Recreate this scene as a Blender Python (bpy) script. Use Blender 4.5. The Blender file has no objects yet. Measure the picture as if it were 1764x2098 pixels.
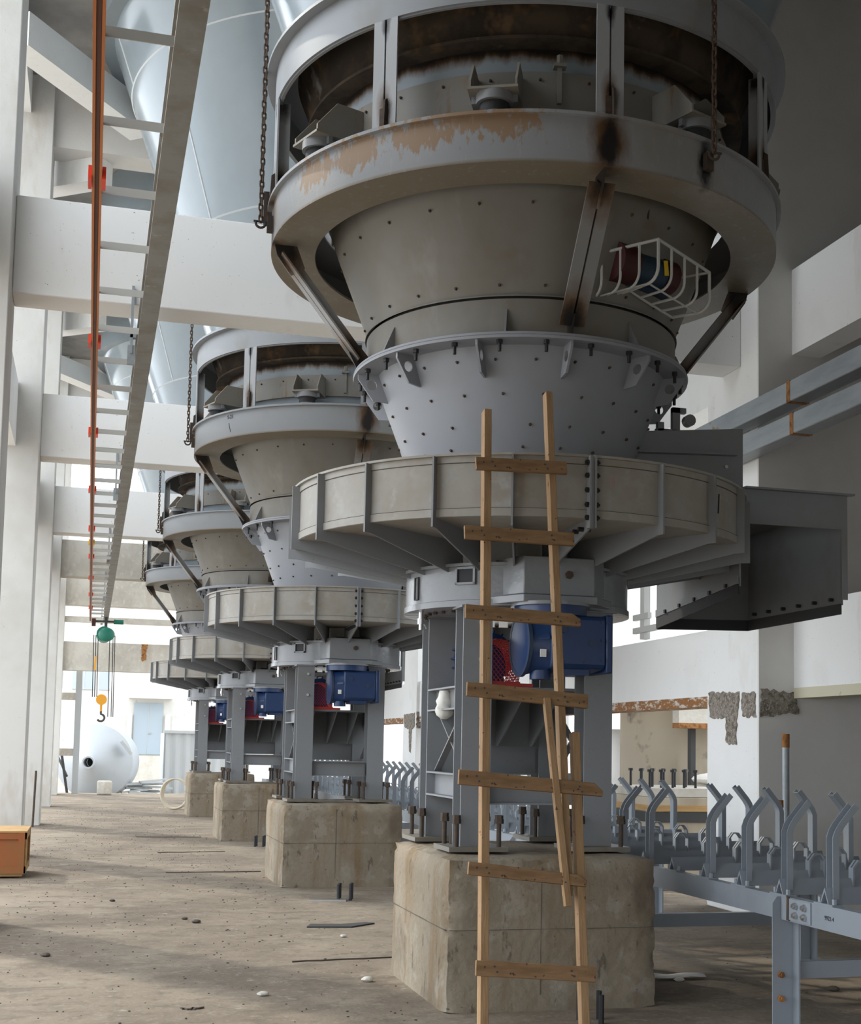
import bpy, bmesh, math, random
from mathutils import Vector, Matrix, noise
random.seed(7)
PI = math.pi
sc = bpy.context.scene
COL = sc.collection

# ------------------------------------------------------------------ camera
W, H = 1764, 2098
f_px, pitch, yaw, roll, ppx, ppy = 2712.1, .0852, .2661, .0187, 927.8, 1297.7
cyw, syw, cp, sp = math.cos(yaw), math.sin(yaw), math.cos(pitch), math.sin(pitch)
fwd = Vector((syw*cp, cyw*cp, sp)); rgt = Vector((cyw, -syw, 0)); upv = rgt.cross(fwd)
r2 = rgt*math.cos(roll) + upv*math.sin(roll); u2 = upv*math.cos(roll) - rgt*math.sin(roll)
cam = bpy.data.cameras.new('camera'); co = bpy.data.objects.new('camera', cam); COL.objects.link(co)
M4 = Matrix((( r2.x, u2.x, -fwd.x, 0), (r2.y, u2.y, -fwd.y, 0), (r2.z, u2.z, -fwd.z, 1.65), (0, 0, 0, 1)))
co.matrix_world = M4
cam.sensor_fit = 'HORIZONTAL'; cam.sensor_width = 36; cam.lens = f_px/W*36
cam.shift_x = -(ppx-W/2)/W; cam.shift_y = (ppy-H/2)/W
cam.clip_start = .05; cam.clip_end = 600
sc.camera = co

# ------------------------------------------------------------------ world, sun, exposure
wd = bpy.data.worlds.new('sky'); sc.world = wd; wd.use_nodes = True
bg = wd.node_tree.nodes['Background']
bg.inputs[0].default_value = (.88, .94, 1.0, 1); bg.inputs[1].default_value = 3.7
sl = bpy.data.lights.new('sun', 'SUN'); sl.energy = 2.2; sl.angle = math.radians(3.0); sl.color = (1, .93, .8)
so = bpy.data.objects.new('sun', sl); COL.objects.link(so)
sdir = Vector((.6, -.8, -.72)).normalized()
so.rotation_euler = sdir.to_track_quat('-Z', 'Y').to_euler(); so.location = (-20, 60, 40)
vs = sc.view_settings
vs.view_transform = 'Standard'; vs.look = 'None'; vs.gamma = 1; vs.use_curve_mapping = False; vs.exposure = 0.0

# ------------------------------------------------------------------ materials
MATS = {}
def mat(name, base, rough=.6, metal=0., layers=(), bump=None, spec=.4):
    m = bpy.data.materials.new(name); m.use_nodes = True; MATS[name] = m
    nt = m.node_tree; N = nt.nodes; L = nt.links; b = N['Principled BSDF']
    b.inputs['Roughness'].default_value = rough; b.inputs['Metallic'].default_value = metal
    b.inputs['Specular IOR Level'].default_value = spec
    tc = N.new('ShaderNodeTexCoord')
    def noise_fac(scale, lo, hi, stretch=(1, 1, 1), detail=4, off=0.):
        mp = N.new('ShaderNodeMapping'); mp.inputs['Scale'].default_value = stretch
        mp.inputs['Location'].default_value = (off, off*1.7, off*.6)
        L.new(tc.outputs['Object'], mp.inputs[0])
        nz = N.new('ShaderNodeTexNoise'); nz.inputs['Scale'].default_value = scale; nz.inputs['Detail'].default_value = detail
        nz.inputs['Roughness'].default_value = .62
        L.new(mp.outputs[0], nz.inputs['Vector'])
        r = N.new('ShaderNodeMapRange'); r.inputs[1].default_value = lo; r.inputs[2].default_value = hi; r.clamp = True
        L.new(nz.outputs[0], r.inputs[0]); return r.outputs[0]
    def math_(op, a, bb):
        n = N.new('ShaderNodeMath'); n.operation = op
        for i, q in enumerate((a, bb)):
            if isinstance(q, (int, float)): n.inputs[i].default_value = q
            else: L.new(q, n.inputs[i])
        return n.outputs[0]
    cur = None
    for ly in layers:
        t = ly.get('t', 'noise'); fac = None
        if t == 'noise':
            fac = noise_fac(ly.get('s', 3), ly.get('lo', .5), ly.get('hi', .6), ly.get('st', (1, 1, 1)), ly.get('d', 4), ly.get('off', 0.))
        elif t == 'spots':
            best = None
            for c in ly['c']:
                v = N.new('ShaderNodeVectorMath'); v.operation = 'SUBTRACT'; v.inputs[1].default_value = c
                L.new(tc.outputs['Object'], v.inputs[0])
                v2 = N.new('ShaderNodeVectorMath'); v2.operation = 'DIVIDE'; v2.inputs[1].default_value = ly['r']
                L.new(v.outputs[0], v2.inputs[0])
                v3 = N.new('ShaderNodeVectorMath'); v3.operation = 'LENGTH'; L.new(v2.outputs[0], v3.inputs[0])
                best = v3.outputs['Value'] if best is None else math_('MINIMUM', best, v3.outputs['Value'])
            nf = noise_fac(ly.get('s', 9), 0, 1, ly.get('st', (1, 1, .5)), 4)
            d = math_('ADD', best, math_('MULTIPLY', math_('SUBTRACT', nf, .5), ly.get('n', 1.4)))
            r = N.new('ShaderNodeMapRange'); r.inputs[1].default_value = ly.get('e0', .55); r.inputs[2].default_value = 1.0
            r.inputs[3].default_value = 1; r.inputs[4].default_value = 0; r.clamp = True
            L.new(d, r.inputs[0]); fac = r.outputs[0]
        elif t == 'band':                                   # a stain between two heights, ragged
            s3 = N.new('ShaderNodeSeparateXYZ'); L.new(tc.outputs['Object'], s3.inputs[0])
            z = s3.outputs[ly.get('ax', 2)]
            nf = noise_fac(ly.get('s', 5), 0, 1, ly.get('st', (1, 1, 1)), 5)
            z = math_('ADD', z, math_('MULTIPLY', math_('SUBTRACT', nf, .5), ly.get('n', .2)))
            r = N.new('ShaderNodeMapRange'); r.inputs[1].default_value = ly['z0']; r.inputs[2].default_value = ly['z1']; r.clamp = True
            L.new(z, r.inputs[0]); fac = r.outputs[0]
        if ly.get('amt', 1) != 1: fac = math_('MULTIPLY', fac, ly['amt'])
        mx = N.new('ShaderNodeMix'); mx.data_type = 'RGBA'
        if cur is None: mx.inputs[6].default_value = (*base, 1)
        else: L.new(cur, mx.inputs[6])
        mx.inputs[7].default_value = (*ly['col'], 1); L.new(fac, mx.inputs[0]); cur = mx.outputs[2]
    if cur is None: b.inputs['Base Color'].default_value = (*base, 1)
    else: L.new(cur, b.inputs['Base Color'])
    if bump:
        nz = N.new('ShaderNodeTexNoise'); nz.inputs['Scale'].default_value = bump[0]; nz.inputs['Detail'].default_value = 5
        if len(bump) > 2:
            mp = N.new('ShaderNodeMapping'); mp.inputs['Scale'].default_value = bump[2]; L.new(tc.outputs['Object'], mp.inputs[0]); L.new(mp.outputs[0], nz.inputs['Vector'])
        else: L.new(tc.outputs['Object'], nz.inputs['Vector'])
        bp = N.new('ShaderNodeBump'); bp.inputs['Strength'].default_value = bump[1]; bp.inputs['Distance'].default_value = .02
        L.new(nz.outputs[0], bp.inputs['Height']); L.new(bp.outputs[0], b.inputs['Normal'])
    return m

GREY = (.215, .225, .24)
RUST = (.20, .085, .03); SOOT = (.012, .010, .009); DUST = (.30, .255, .195); BURN = (.12, .062, .025)
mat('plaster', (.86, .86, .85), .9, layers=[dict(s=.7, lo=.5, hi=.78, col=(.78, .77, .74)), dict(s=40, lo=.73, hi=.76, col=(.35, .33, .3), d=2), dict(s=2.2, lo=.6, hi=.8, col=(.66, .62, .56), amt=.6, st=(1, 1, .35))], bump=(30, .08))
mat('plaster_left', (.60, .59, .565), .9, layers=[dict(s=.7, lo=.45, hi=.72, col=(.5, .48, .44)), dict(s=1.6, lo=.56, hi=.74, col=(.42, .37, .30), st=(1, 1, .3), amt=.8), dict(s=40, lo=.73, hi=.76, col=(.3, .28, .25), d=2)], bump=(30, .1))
mat('plaster_shaded', (.74, .725, .70), .9, layers=[dict(s=.8, lo=.45, hi=.75, col=(.64, .62, .59))], bump=(30, .08))  # white plaster with the shade of turned-away walls mixed into its colour
mat('old_concrete', (.58, .55, .49), .95, layers=[dict(s=1.3, lo=.4, hi=.7, col=(.42, .39, .34)), dict(s=6, lo=.55, hi=.7, col=(.62, .6, .55)), dict(s=2, lo=.55, hi=.75, col=(.36, .28, .2), st=(1, 1, .2), amt=.6)], bump=(14, .3))
mat('plaster_back', (.30, .292, .285), .9)
mat('ceiling_concrete', (.2, .196, .192), .95, layers=[dict(s=1, lo=.4, hi=.7, col=(.33, .32, .31))])
mat('pedestal', (.255, .213, .158), .95, layers=[dict(s=1.6, lo=.42, hi=.68, col=(.18, .147, .103)), dict(s=3.2, lo=.5, hi=.72, col=(.30, .265, .21)),
    dict(s=2.2, lo=.50, hi=.66, col=(.17, .105, .045), st=(1.6, 1.6, .2), amt=.6), dict(s=1.1, lo=.55, hi=.66, col=(.12, .095, .07), off=5.3, amt=.7), dict(s=5, lo=.58, hi=.66, col=(.36, .335, .29), off=2.2, amt=.35), dict(s=30, lo=.68, hi=.72, col=(.13, .11, .085), d=2), dict(s=11, lo=.62, hi=.68, col=(.11, .09, .065), st=(1, 1, .4), amt=.8)], bump=(20, .5))
mat('chipped', (.50, .465, .40), .95, layers=[dict(s=9, lo=.45, hi=.62, col=(.25, .21, .16)), dict(s=30, lo=.55, hi=.62, col=(.15, .12, .09))], bump=(35, 1.0))
mat('broken_plaster', (.30, .265, .225), .98, layers=[dict(s=18, lo=.45, hi=.6, col=(.16, .135, .105)), dict(s=45, lo=.52, hi=.6, col=(.42, .38, .33))], bump=(60, 1.0))
mat('floor_dust', (.24, .195, .145), .92, layers=[dict(s=.6, lo=.42, hi=.62, col=(.155, .122, .09), d=6), dict(s=1.3, lo=.5, hi=.72, col=(.30, .25, .19)), dict(s=2.6, lo=.54, hi=.7, col=(.125, .10, .075), st=(.5, 1.3, 1), amt=.85),
    dict(s=7, lo=.52, hi=.68, col=(.13, .103, .078), amt=.7, d=8), dict(s=18, lo=.56, hi=.68, col=(.30, .26, .205), amt=.6, off=4.4), dict(s=4, lo=.66, hi=.74, col=(.42, .39, .345), off=3.1, amt=.7), dict(s=70, lo=.70, hi=.74, col=(.08, .066, .054), d=2)], bump=(25, .25))
mat('yard', (.45, .41, .36), .95, layers=[dict(s=.5, lo=.4, hi=.7, col=(.38, .34, .29))])
# machine paints
mat('paint_grey', GREY, .5, layers=[dict(s=1.6, lo=.48, hi=.72, col=(.20, .195, .182)), dict(s=35, lo=.66, hi=.72, col=(.2, .17, .14), d=2, amt=.5)], bump=(60, .03))
mat('paint_cone', (.19, .18, .16), .5, layers=[dict(s=1.3, lo=.42, hi=.68, col=(.15, .128, .096)), dict(s=3, lo=.6, hi=.75, col=(.225, .215, .195), st=(1, 1, .4)), dict(s=2.2, lo=.62, hi=.75, col=(.16, .115, .07), amt=.6)])
mat('paint_lower_cone', (.265, .275, .30), .5, layers=[dict(s=1.4, lo=.5, hi=.75, col=(.24, .245, .262))])
mat('paint_dusty', (.32, .305, .278), .6, layers=[dict(s=2.2, lo=.42, hi=.68, col=(.265, .238, .198)), dict(s=8, lo=.55, hi=.72, col=(.35, .34, .32)), dict(s=3, lo=.66, hi=.74, col=(.30, .21, .12), amt=.5)], bump=(50, .06))
mat('paint_drum', (.225, .235, .25), .22, layers=[dict(s=3, lo=.5, hi=.7, col=(.19, .195, .205))], bump=(9, .25))
mat('paint_shaded_inside', (.17, .175, .18), .6, layers=[dict(s=2, lo=.5, hi=.7, col=(.14, .135, .13))])  # grey machine paint darkened to stand for shade on inner faces
mat('seam', (.55, .58, .6), .5)
mat('silo_paint', (.25, .295, .325), .17, layers=[dict(s=.9, lo=.45, hi=.7, col=(.225, .265, .295))], bump=(1.2, .05), spec=.5)
mat('galvanised', (.36, .39, .41), .45, .35, layers=[dict(s=6, lo=.45, hi=.65, col=(.29, .32, .34), st=(1, .2, 1)), dict(s=3, lo=.66, hi=.72, col=(.25, .13, .06))])
mat('frame_paint', (.27, .30, .335), .45, layers=[dict(s=2, lo=.5, hi=.7, col=(.235, .255, .285))])
mat('rail_steel', (.26, .255, .24), .6, layers=[dict(s=3, lo=.45, hi=.65, col=(.20, .185, .16)), dict(s=7, lo=.62, hi=.7, col=(.33, .32, .3))])
mat('bright_steel', (.62, .62, .62), .28, .9)
mat('rusty_bolt', (.06, .047, .038), .8, layers=[dict(s=20, lo=.5, hi=.65, col=(.10, .055, .03))])
mat('orange_rust', (.34, .15, .045), .8, layers=[dict(s=15, lo=.48, hi=.62, col=(.16, .065, .022))])
mat('black_steel', (.02, .02, .022), .5)
mat('rubber', (.028, .028, .03), .7)
mat('rust_chain', (.085, .06, .045), .75, .2, layers=[dict(s=20, lo=.5, hi=.7, col=(.15, .08, .045))])
mat('soot_shell', (.07, .05, .033), .85, layers=[dict(s=3.5, lo=.4, hi=.6, col=(.03, .022, .016)), dict(s=2.5, lo=.58, hi=.7, col=(.17, .10, .045)), dict(s=2, lo=.62, hi=.72, col=(.27, .27, .275))])
ZR = 5.0                                              # hopper origin height
UNDER = [dict(t='band', z0=5.20-ZR, z1=5.18-ZR, n=.006, s=6, col=(.20, .168, .125)), dict(s=3.5, lo=.58, hi=.7, col=(.235, .22, .195), st=(1, 1, .5), amt=.5)]
def sc_ring(extra): return UNDER[:1]+[dict(s=1.5, lo=.5, hi=.72, col=(.245, .24, .225))] + extra
mat('shell_blue', (.28, .325, .36), .5, layers=[dict(t='band', z0=5.99-ZR, z1=6.05-ZR, n=.16, s=7, st=(1, 1, .3), col=BURN), dict(t='band', z0=6.03-ZR, z1=6.07-ZR, n=.16, s=7, st=(1, 1, .3), col=SOOT)])
mat('skirt_paint', (.225, .22, .205), .6, layers=[dict(s=2.5, lo=.42, hi=.66, col=(.235, .205, .165)), dict(s=5, lo=.6, hi=.7, col=(.20, .115, .055), st=(1, 1, .35))], bump=(40, .05))
def polar(r, a, z): return (r*math.cos(math.radians(a)), r*math.sin(math.radians(a)), z)
PA = -136.3                                            # first post angle
ring_scorch = [polar(1.83, PA+45+90*k, 5.33-ZR) for k in range(4)]
lugs = [polar(1.83, -69, 5.33-ZR)]
SC1 = [dict(t='spots', c=ring_scorch, r=(.16, .16, .26), n=1.1, s=7, col=BURN, e0=.35), dict(t='spots', c=ring_scorch+lugs, r=(.085, .085, .20), n=1.3, s=9, col=SOOT, e0=.5)]
mat('ring_paint', (.28, .295, .315), .5, layers=sc_ring(SC1), bump=(60, .03))
mat('ring_paint_rusty', (.29, .30, .315), .5, layers=[UNDER[0], dict(s=1.5, lo=.5, hi=.72, col=(.26, .24, .21), amt=.7),
    dict(t='spots', c=[polar(1.84, -120, 5.45-ZR), polar(1.84, -143, 5.38-ZR), polar(1.84, -128, 5.40-ZR), polar(1.84, -112, 5.43-ZR), polar(1.84, -155, 5.38-ZR)], r=(.26, .26, .11), n=3.4, s=22, st=(1.0, 1.0, .45), e0=.7, col=(.27, .165, .085), amt=.85), dict(s=26, lo=.60, hi=.66, col=(.42, .40, .37), st=(1, 1, .3), d=3, amt=.2)] + SC1, bump=(60, .05))
mat('post_paint', (.35, .36, .375), .45, layers=[dict(t='spots', c=[(1.8, 0, 5.62-ZR)], r=(.14, .075, .19), n=.9, s=11, e0=.3, col=BURN), dict(t='spots', c=[(1.8, .012, 5.60-ZR), (1.8, 0, 6.16-ZR)], r=(.1, .045, .13), n=1.1, s=14, e0=.4, col=SOOT)])
mat('strut_paint', (.25, .25, .25), .5, layers=[dict(t='spots', c=[(1.24, 0, 4.42-ZR), (1.74, 0, 5.12-ZR)], r=(.26, .2, .30), n=.9, s=8, e0=.3, col=BURN), dict(t='spots', c=[(1.24, 0, 4.38-ZR), (1.74, 0, 5.16-ZR)], r=(.15, .12, .2), n=1.0, s=10, e0=.4, col=SOOT)])
mat('blue_paint', (.012, .036, .115), .36, layers=[dict(s=3, lo=.5, hi=.7, col=(.016, .044, .13))], spec=.5)
mat('blue_dark', (.03, .05, .10), .5)
mat('red_paint', (.48, .035, .03), .45)
mat('maroon', (.055, .012, .011), .5)
mat('motor_blue', (.016, .04, .07), .45)
mat('yellow_tag', (.75, .5, .03), .5)
mat('white_label', (.8, .8, .8), .5)
mat('cage_paint', (.50, .50, .48), .5)
mat('glass_dark', (.02, .022, .025), .5, spec=.3)
mat('orange_plastic', (.50, .155, .035), .45)
mat('orange_shade', (.10, .028, .01), .5)
mat('red_plastic', (.75, .06, .03), .4)
mat('wood', (.25, .148, .072), .75, layers=[dict(s=3, lo=.4, hi=.65, col=(.175, .098, .045), st=(1.5, 9, 9)), dict(s=6, lo=.6, hi=.72, col=(.20, .11, .05), st=(1, 14, 14)), dict(s=30, lo=.72, hi=.75, col=(.06, .035, .02), d=1)], bump=(12, .2, (1, 12, 12)))
mat('wood_rail', (.33, .205, .105), .75, layers=[dict(s=3, lo=.4, hi=.65, col=(.24, .142, .068), st=(9, 9, 1.2)), dict(s=6, lo=.62, hi=.74, col=(.25, .14, .06), st=(14, 14, 1)), dict(s=30, lo=.72, hi=.75, col=(.08, .045, .02), d=1)], bump=(12, .2, (12, 12, 1)))
mat('crate_orange', (.27, .075, .018), .6, layers=[dict(s=3, lo=.4, hi=.7, col=(.22, .10, .03))])
mat('crate_wood', (.45, .28, .11), .7, layers=[dict(s=3, lo=.4, hi=.7, col=(.34, .2, .08), st=(1, 1, 8))])
mat('cream_strip', (.62, .58, .44), .8, layers=[dict(s=5, lo=.6, hi=.72, col=(.28, .2, .16))])
mat('brown_strip', (.30, .13, .04), .75, layers=[dict(s=9, lo=.5, hi=.62, col=(.62, .58, .52), st=(1, 1, 3)), dict(s=20, lo=.6, hi=.68, col=(.12, .07, .04))])
mat('white_vessel', (.42, .45, .48), .45, layers=[dict(s=.8, lo=.45, hi=.7, col=(.38, .41, .44))])
mat('far_wall', (.62, .61, .58), .9, layers=[dict(s=.7, lo=.45, hi=.7, col=(.5, .49, .46)), dict(s=3, lo=.6, hi=.75, col=(.42, .4, .37), st=(1, 1, .3))])
mat('door_blue', (.34, .40, .45), .5)
mat('window_glass', (.42, .47, .5), .15)
mat('container_grey', (.44, .46, .47), .6)
mat('hoist_green', (.02, .17, .12), .4)
mat('hook_yellow', (.75, .34, .03), .5)
mat('cable', (.02, .02, .02), .6)
mat('rope_cream', (.66, .6, .48), .8)
mat('bag_white', (.75, .73, .68), .6)
mat('tank_concrete', (.46, .40, .31), .9, layers=[dict(s=1.2, lo=.45, hi=.65, col=(.33, .28, .21), st=(1, 1, .3)), dict(s=2, lo=.6, hi=.7, col=(.18, .15, .12))])
mat('dark_steel', (.05, .05, .05), .7)
mat('pink_mark', (.75, .2, .35), .7)
mat('ink', (.02, .02, .03), .7)
mat('debris', (.10, .085, .07), .9)
mat('pebble_light', (.55, .52, .47), .9)
mat('pebble_dark', (.09, .075, .062), .9)
mat('green_stuff', (.12, .25, .06), .8)

# ------------------------------------------------------------------ mesh helpers
class MB:
    def __init__(s): s.v = []; s.f = []
    def add(s, vs, fs):
        o = len(s.v); s.v += [tuple(p) for p in vs]; s.f += [tuple(i+o for i in q) for q in fs]; return s
    def box(s, x0, x1, y0, y1, z0, z1):
        return s.add([(x0, y0, z0), (x1, y0, z0), (x1, y1, z0), (x0, y1, z0), (x0, y0, z1), (x1, y0, z1), (x1, y1, z1), (x0, y1, z1)],
                     [(0, 3, 2, 1), (4, 5, 6, 7), (0, 1, 5, 4), (1, 2, 6, 5), (2, 3, 7, 6), (3, 0, 4, 7)])
    def bar(s, p0, p1, w, h, up=(0, 0, 1)):
        p0, p1 = Vector(p0), Vector(p1); d = (p1-p0).normalized(); u = Vector(up); sd = d.cross(u)
        if sd.length < 1e-4: sd = d.cross(Vector((1, 0, 0)))
        sd.normalize(); u = sd.cross(d).normalized(); a = sd*w/2; b = u*h/2
        return s.add([p0-a-b, p0+a-b, p0+a+b, p0-a+b, p1-a-b, p1+a-b, p1+a+b, p1-a+b],
                     [(0, 1, 2, 3), (7, 6, 5, 4), (0, 4, 5, 1), (1, 5, 6, 2), (2, 6, 7, 3), (3, 7, 4, 0)])
    def cyl(s, p0, p1, r0, r1=None, n=16, caps=True):
        if r1 is None: r1 = r0
        p0, p1 = Vector(p0), Vector(p1); d = (p1-p0).normalized()
        a = d.orthogonal().normalized(); b = d.cross(a)
        vs = []
        for p, r in ((p0, r0), (p1, r1)):
            for i in range(n):
                t = 2*PI*i/n; vs.append(p+a*r*math.cos(t)+b*r*math.sin(t))
        fs = [(i, (i+1) % n, n+(i+1) % n, n+i) for i in range(n)]
        if caps: fs += [tuple(range(n-1, -1, -1)), tuple(range(n, 2*n))]
        return s.add(vs, fs)
    def lathe(s, prof, n=96, closed=False, a0=0., a1=360.):
        full = abs(a1-a0) >= 359.9; m = n if full else n+1; k = len(prof); vs = []
        for i in range(m):
            t = math.radians(a0+(a1-a0)*i/n); c, q = math.cos(t), math.sin(t)
            vs += [(r*c, r*q, z) for r, z in prof]
        fs = []
        for i in range(n):
            j = (i+1) % m
            for e in range(k if closed else k-1):
                g = (e+1) % k; fs.append((i*k+e, j*k+e, j*k+g, i*k+g))
        return s.add(vs, fs)
    def tube(s, pts, r, n=8, closed=False):
        pts = [Vector(p) for p in pts]; m = len(pts); vs = []; pu = None
        for i, p in enumerate(pts):
            if closed: d = pts[(i+1) % m]-pts[i-1]
            else: d = pts[min(i+1, m-1)]-pts[max(i-1, 0)]
            d.normalize()
            a = d.orthogonal() if pu is None else pu-d*pu.dot(d)
            a.normalize(); pu = a; b = d.cross(a)
            vs += [p+a*r*math.cos(2*PI*q/n)+b*r*math.sin(2*PI*q/n) for q in range(n)]
        fs = []
        for i in range(m if closed else m-1):
            j = (i+1) % m
            fs += [(i*n+q, i*n+(q+1) % n, j*n+(q+1) % n, j*n+q) for q in range(n)]
        if not closed: fs += [tuple(range(n-1, -1, -1)), tuple(range((m-1)*n, m*n))]
        return s.add(vs, fs)
    def prism(s, poly, vec):
        n = len(poly); vec = Vector(vec); a = [Vector(p) for p in poly]
        return s.add(a+[p+vec for p in a], [tuple(range(n-1, -1, -1)), tuple(range(n, 2*n))]+[(i, (i+1) % n, n+(i+1) % n, n+i) for i in range(n)])
    def holed(s, poly, c, r, vec, n=24):
        """convex planar polygon with a round hole, extruded"""
        P = [Vector(p) for p in poly]; c = Vector(c); vec = Vector(vec); nn = vec.normalized()
        e1 = (P[0]-c).normalized(); e2 = nn.cross(e1)
        P2 = [((p-c).dot(e1), (p-c).dot(e2)) for p in P]
        angs = sorted(set([round(2*PI*i/n, 5) for i in range(n)]+[round(math.atan2(y, x) % (2*PI), 5) for x, y in P2]))
        o = []; q = []
        for t in angs:
            dx, dy = math.cos(t), math.sin(t); best = 1e9
            for i in range(len(P2)):
                (x0, y0), (x1, y1) = P2[i], P2[(i+1) % len(P2)]
                ex, ey = x1-x0, y1-y0; den = dx*ey-dy*ex
                if abs(den) < 1e-9: continue
                tt = (x0*ey-y0*ex)/den; uu = (x0*dy-y0*dx)/den
                if tt > 0 and -1e-4 <= uu <= 1.0001: best = min(best, tt)
            o.append(c+e1*dx*best+e2*dy*best); q.append(c+e1*dx*r+e2*dy*r)
        m = len(angs); vs = o+q+[p+vec for p in o]+[p+vec for p in q]; fs = []
        for i in range(m):
            j = (i+1) % m
            fs += [(i, m+i, m+j, j), (2*m+i, 2*m+j, 3*m+j, 3*m+i), (i, j, 2*m+j, 2*m+i), (m+i, 3*m+i, 3*m+j, m+j)]
        return s.add(vs, fs)
    def ball(s, c, r, n=10, m=6, sq=(1, 1, 1)):
        vs = []; fs = []
        for i in range(m+1):
            ph = PI*i/m
            for j in range(n):
                t = 2*PI*j/n; vs.append((c[0]+r*sq[0]*math.sin(ph)*math.cos(t), c[1]+r*sq[1]*math.sin(ph)*math.sin(t), c[2]+r*sq[2]*math.cos(ph)))
        for i in range(m):
            fs += [(i*n+j, (i+1)*n+j, (i+1)*n+(j+1) % n, i*n+(j+1) % n) for j in range(n)]
        return s.add(vs, fs)
    def mesh(s, name, m, origin=(0, 0, 0), smooth=True, ang=32):
        me = bpy.data.meshes.new(name)
        ox, oy, oz = origin
        me.from_pydata([(x-ox, y-oy, z-oz) for x, y, z in s.v], [], s.f)
        bm = bmesh.new(); bm.from_mesh(me); bmesh.ops.recalc_face_normals(bm, faces=bm.faces); bm.to_mesh(me); bm.free()
        me.materials.append(MATS[m])
        if smooth:
            me.polygons.foreach_set('use_smooth', [True]*len(me.polygons)); me.set_sharp_from_angle(angle=math.radians(ang))
        me.update(); return me
    def build(s, name, m, parent=None, origin=(0, 0, 0), bevel=0, ang=32):
        o = put(s.mesh(name, m, origin, True, ang), name, parent)
        if parent is None: o.location = origin
        if bevel:
            b = o.modifiers.new('bevel', 'BEVEL'); b.width = bevel; b.segments = 2; b.limit_method = 'ANGLE'; b.angle_limit = math.radians(40)
        return o
def put(me, name, parent=None, loc=(0, 0, 0), rot=(0, 0, 0)):
    o = bpy.data.objects.new(name, me); COL.objects.link(o); o.parent = parent; o.location = loc; o.rotation_euler = rot; return o
def tag(o, label, cat, group=None):
    o['label'] = label; o['category'] = cat
    if group: o['group'] = group
    return o
def thing(name, label, cat, loc=(0, 0, 0), group=None):
    o = bpy.data.objects.new(name, None); COL.objects.link(o); o.location = loc; o.empty_display_size = .2
    return tag(o, label, cat, group)
def struct(o, label=None):
    o['kind'] = 'structure'
    if label: o['label'] = label
    return o
def stuff(o): o['kind'] = 'stuff'; return o
def copy_tree(o, parent=None):
    c = o.copy(); COL.objects.link(c); c.parent = parent
    for ch in list(o.children): copy_tree(ch, c)
    return c
def B(x0, x1, y0, y1, z0, z1): return MB().box(x0, x1, y0, y1, z0, z1)

X0, Y0, D = 2.9503, 9.0925, 7.2464
ORD = ['nearest', 'second', 'third', 'farthest']

# ================================================================== the setting
struct(B(-3.2, 11, -9, 43, -.25, 0).build('floor', 'floor_dust'), 'dusty concrete floor of the hall')
struct(B(-120, 120, -60, 200, -.6, -.26).build('ground_yard', 'yard'), 'pale open yard outside the hall')
struct(B(-2.2, 9.3, -9, 43, 11.2, 11.5).build('ceiling', 'ceiling_concrete'), 'dark concrete slab far above the machines')
struct(B(9.3, 9.6, -9, 12.06, -.26, 11.5).build('wall_right', 'plaster_back'), 'plain wall to the right of the near bay')
struct(B(-2.2, 9.6, -6.3, -6, 2.6, 11.5).build('wall_back', 'plaster_back'), 'unseen wall behind the viewer, open below to let light in')  # unseen; lower part left open so light reaches camera-facing surfaces
wp = struct(B(6.486, 9.3, 12.04, 12.30, 0, 11.2).build('wall_cross', 'plaster_shaded'), 'white plastered cross wall, shaded in its colour, right of the white column')
struct(B(-1.6, -1.3, -6, 4.8, 3.2, 11.5).build('daylight_block_left', 'plaster_back'), 'unseen wall left of the viewer, added to hold back daylight')  # unseen; added to block daylight from the left beside the camera
YC = [12.08+D*k for k in range(-3, 5)]
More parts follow.
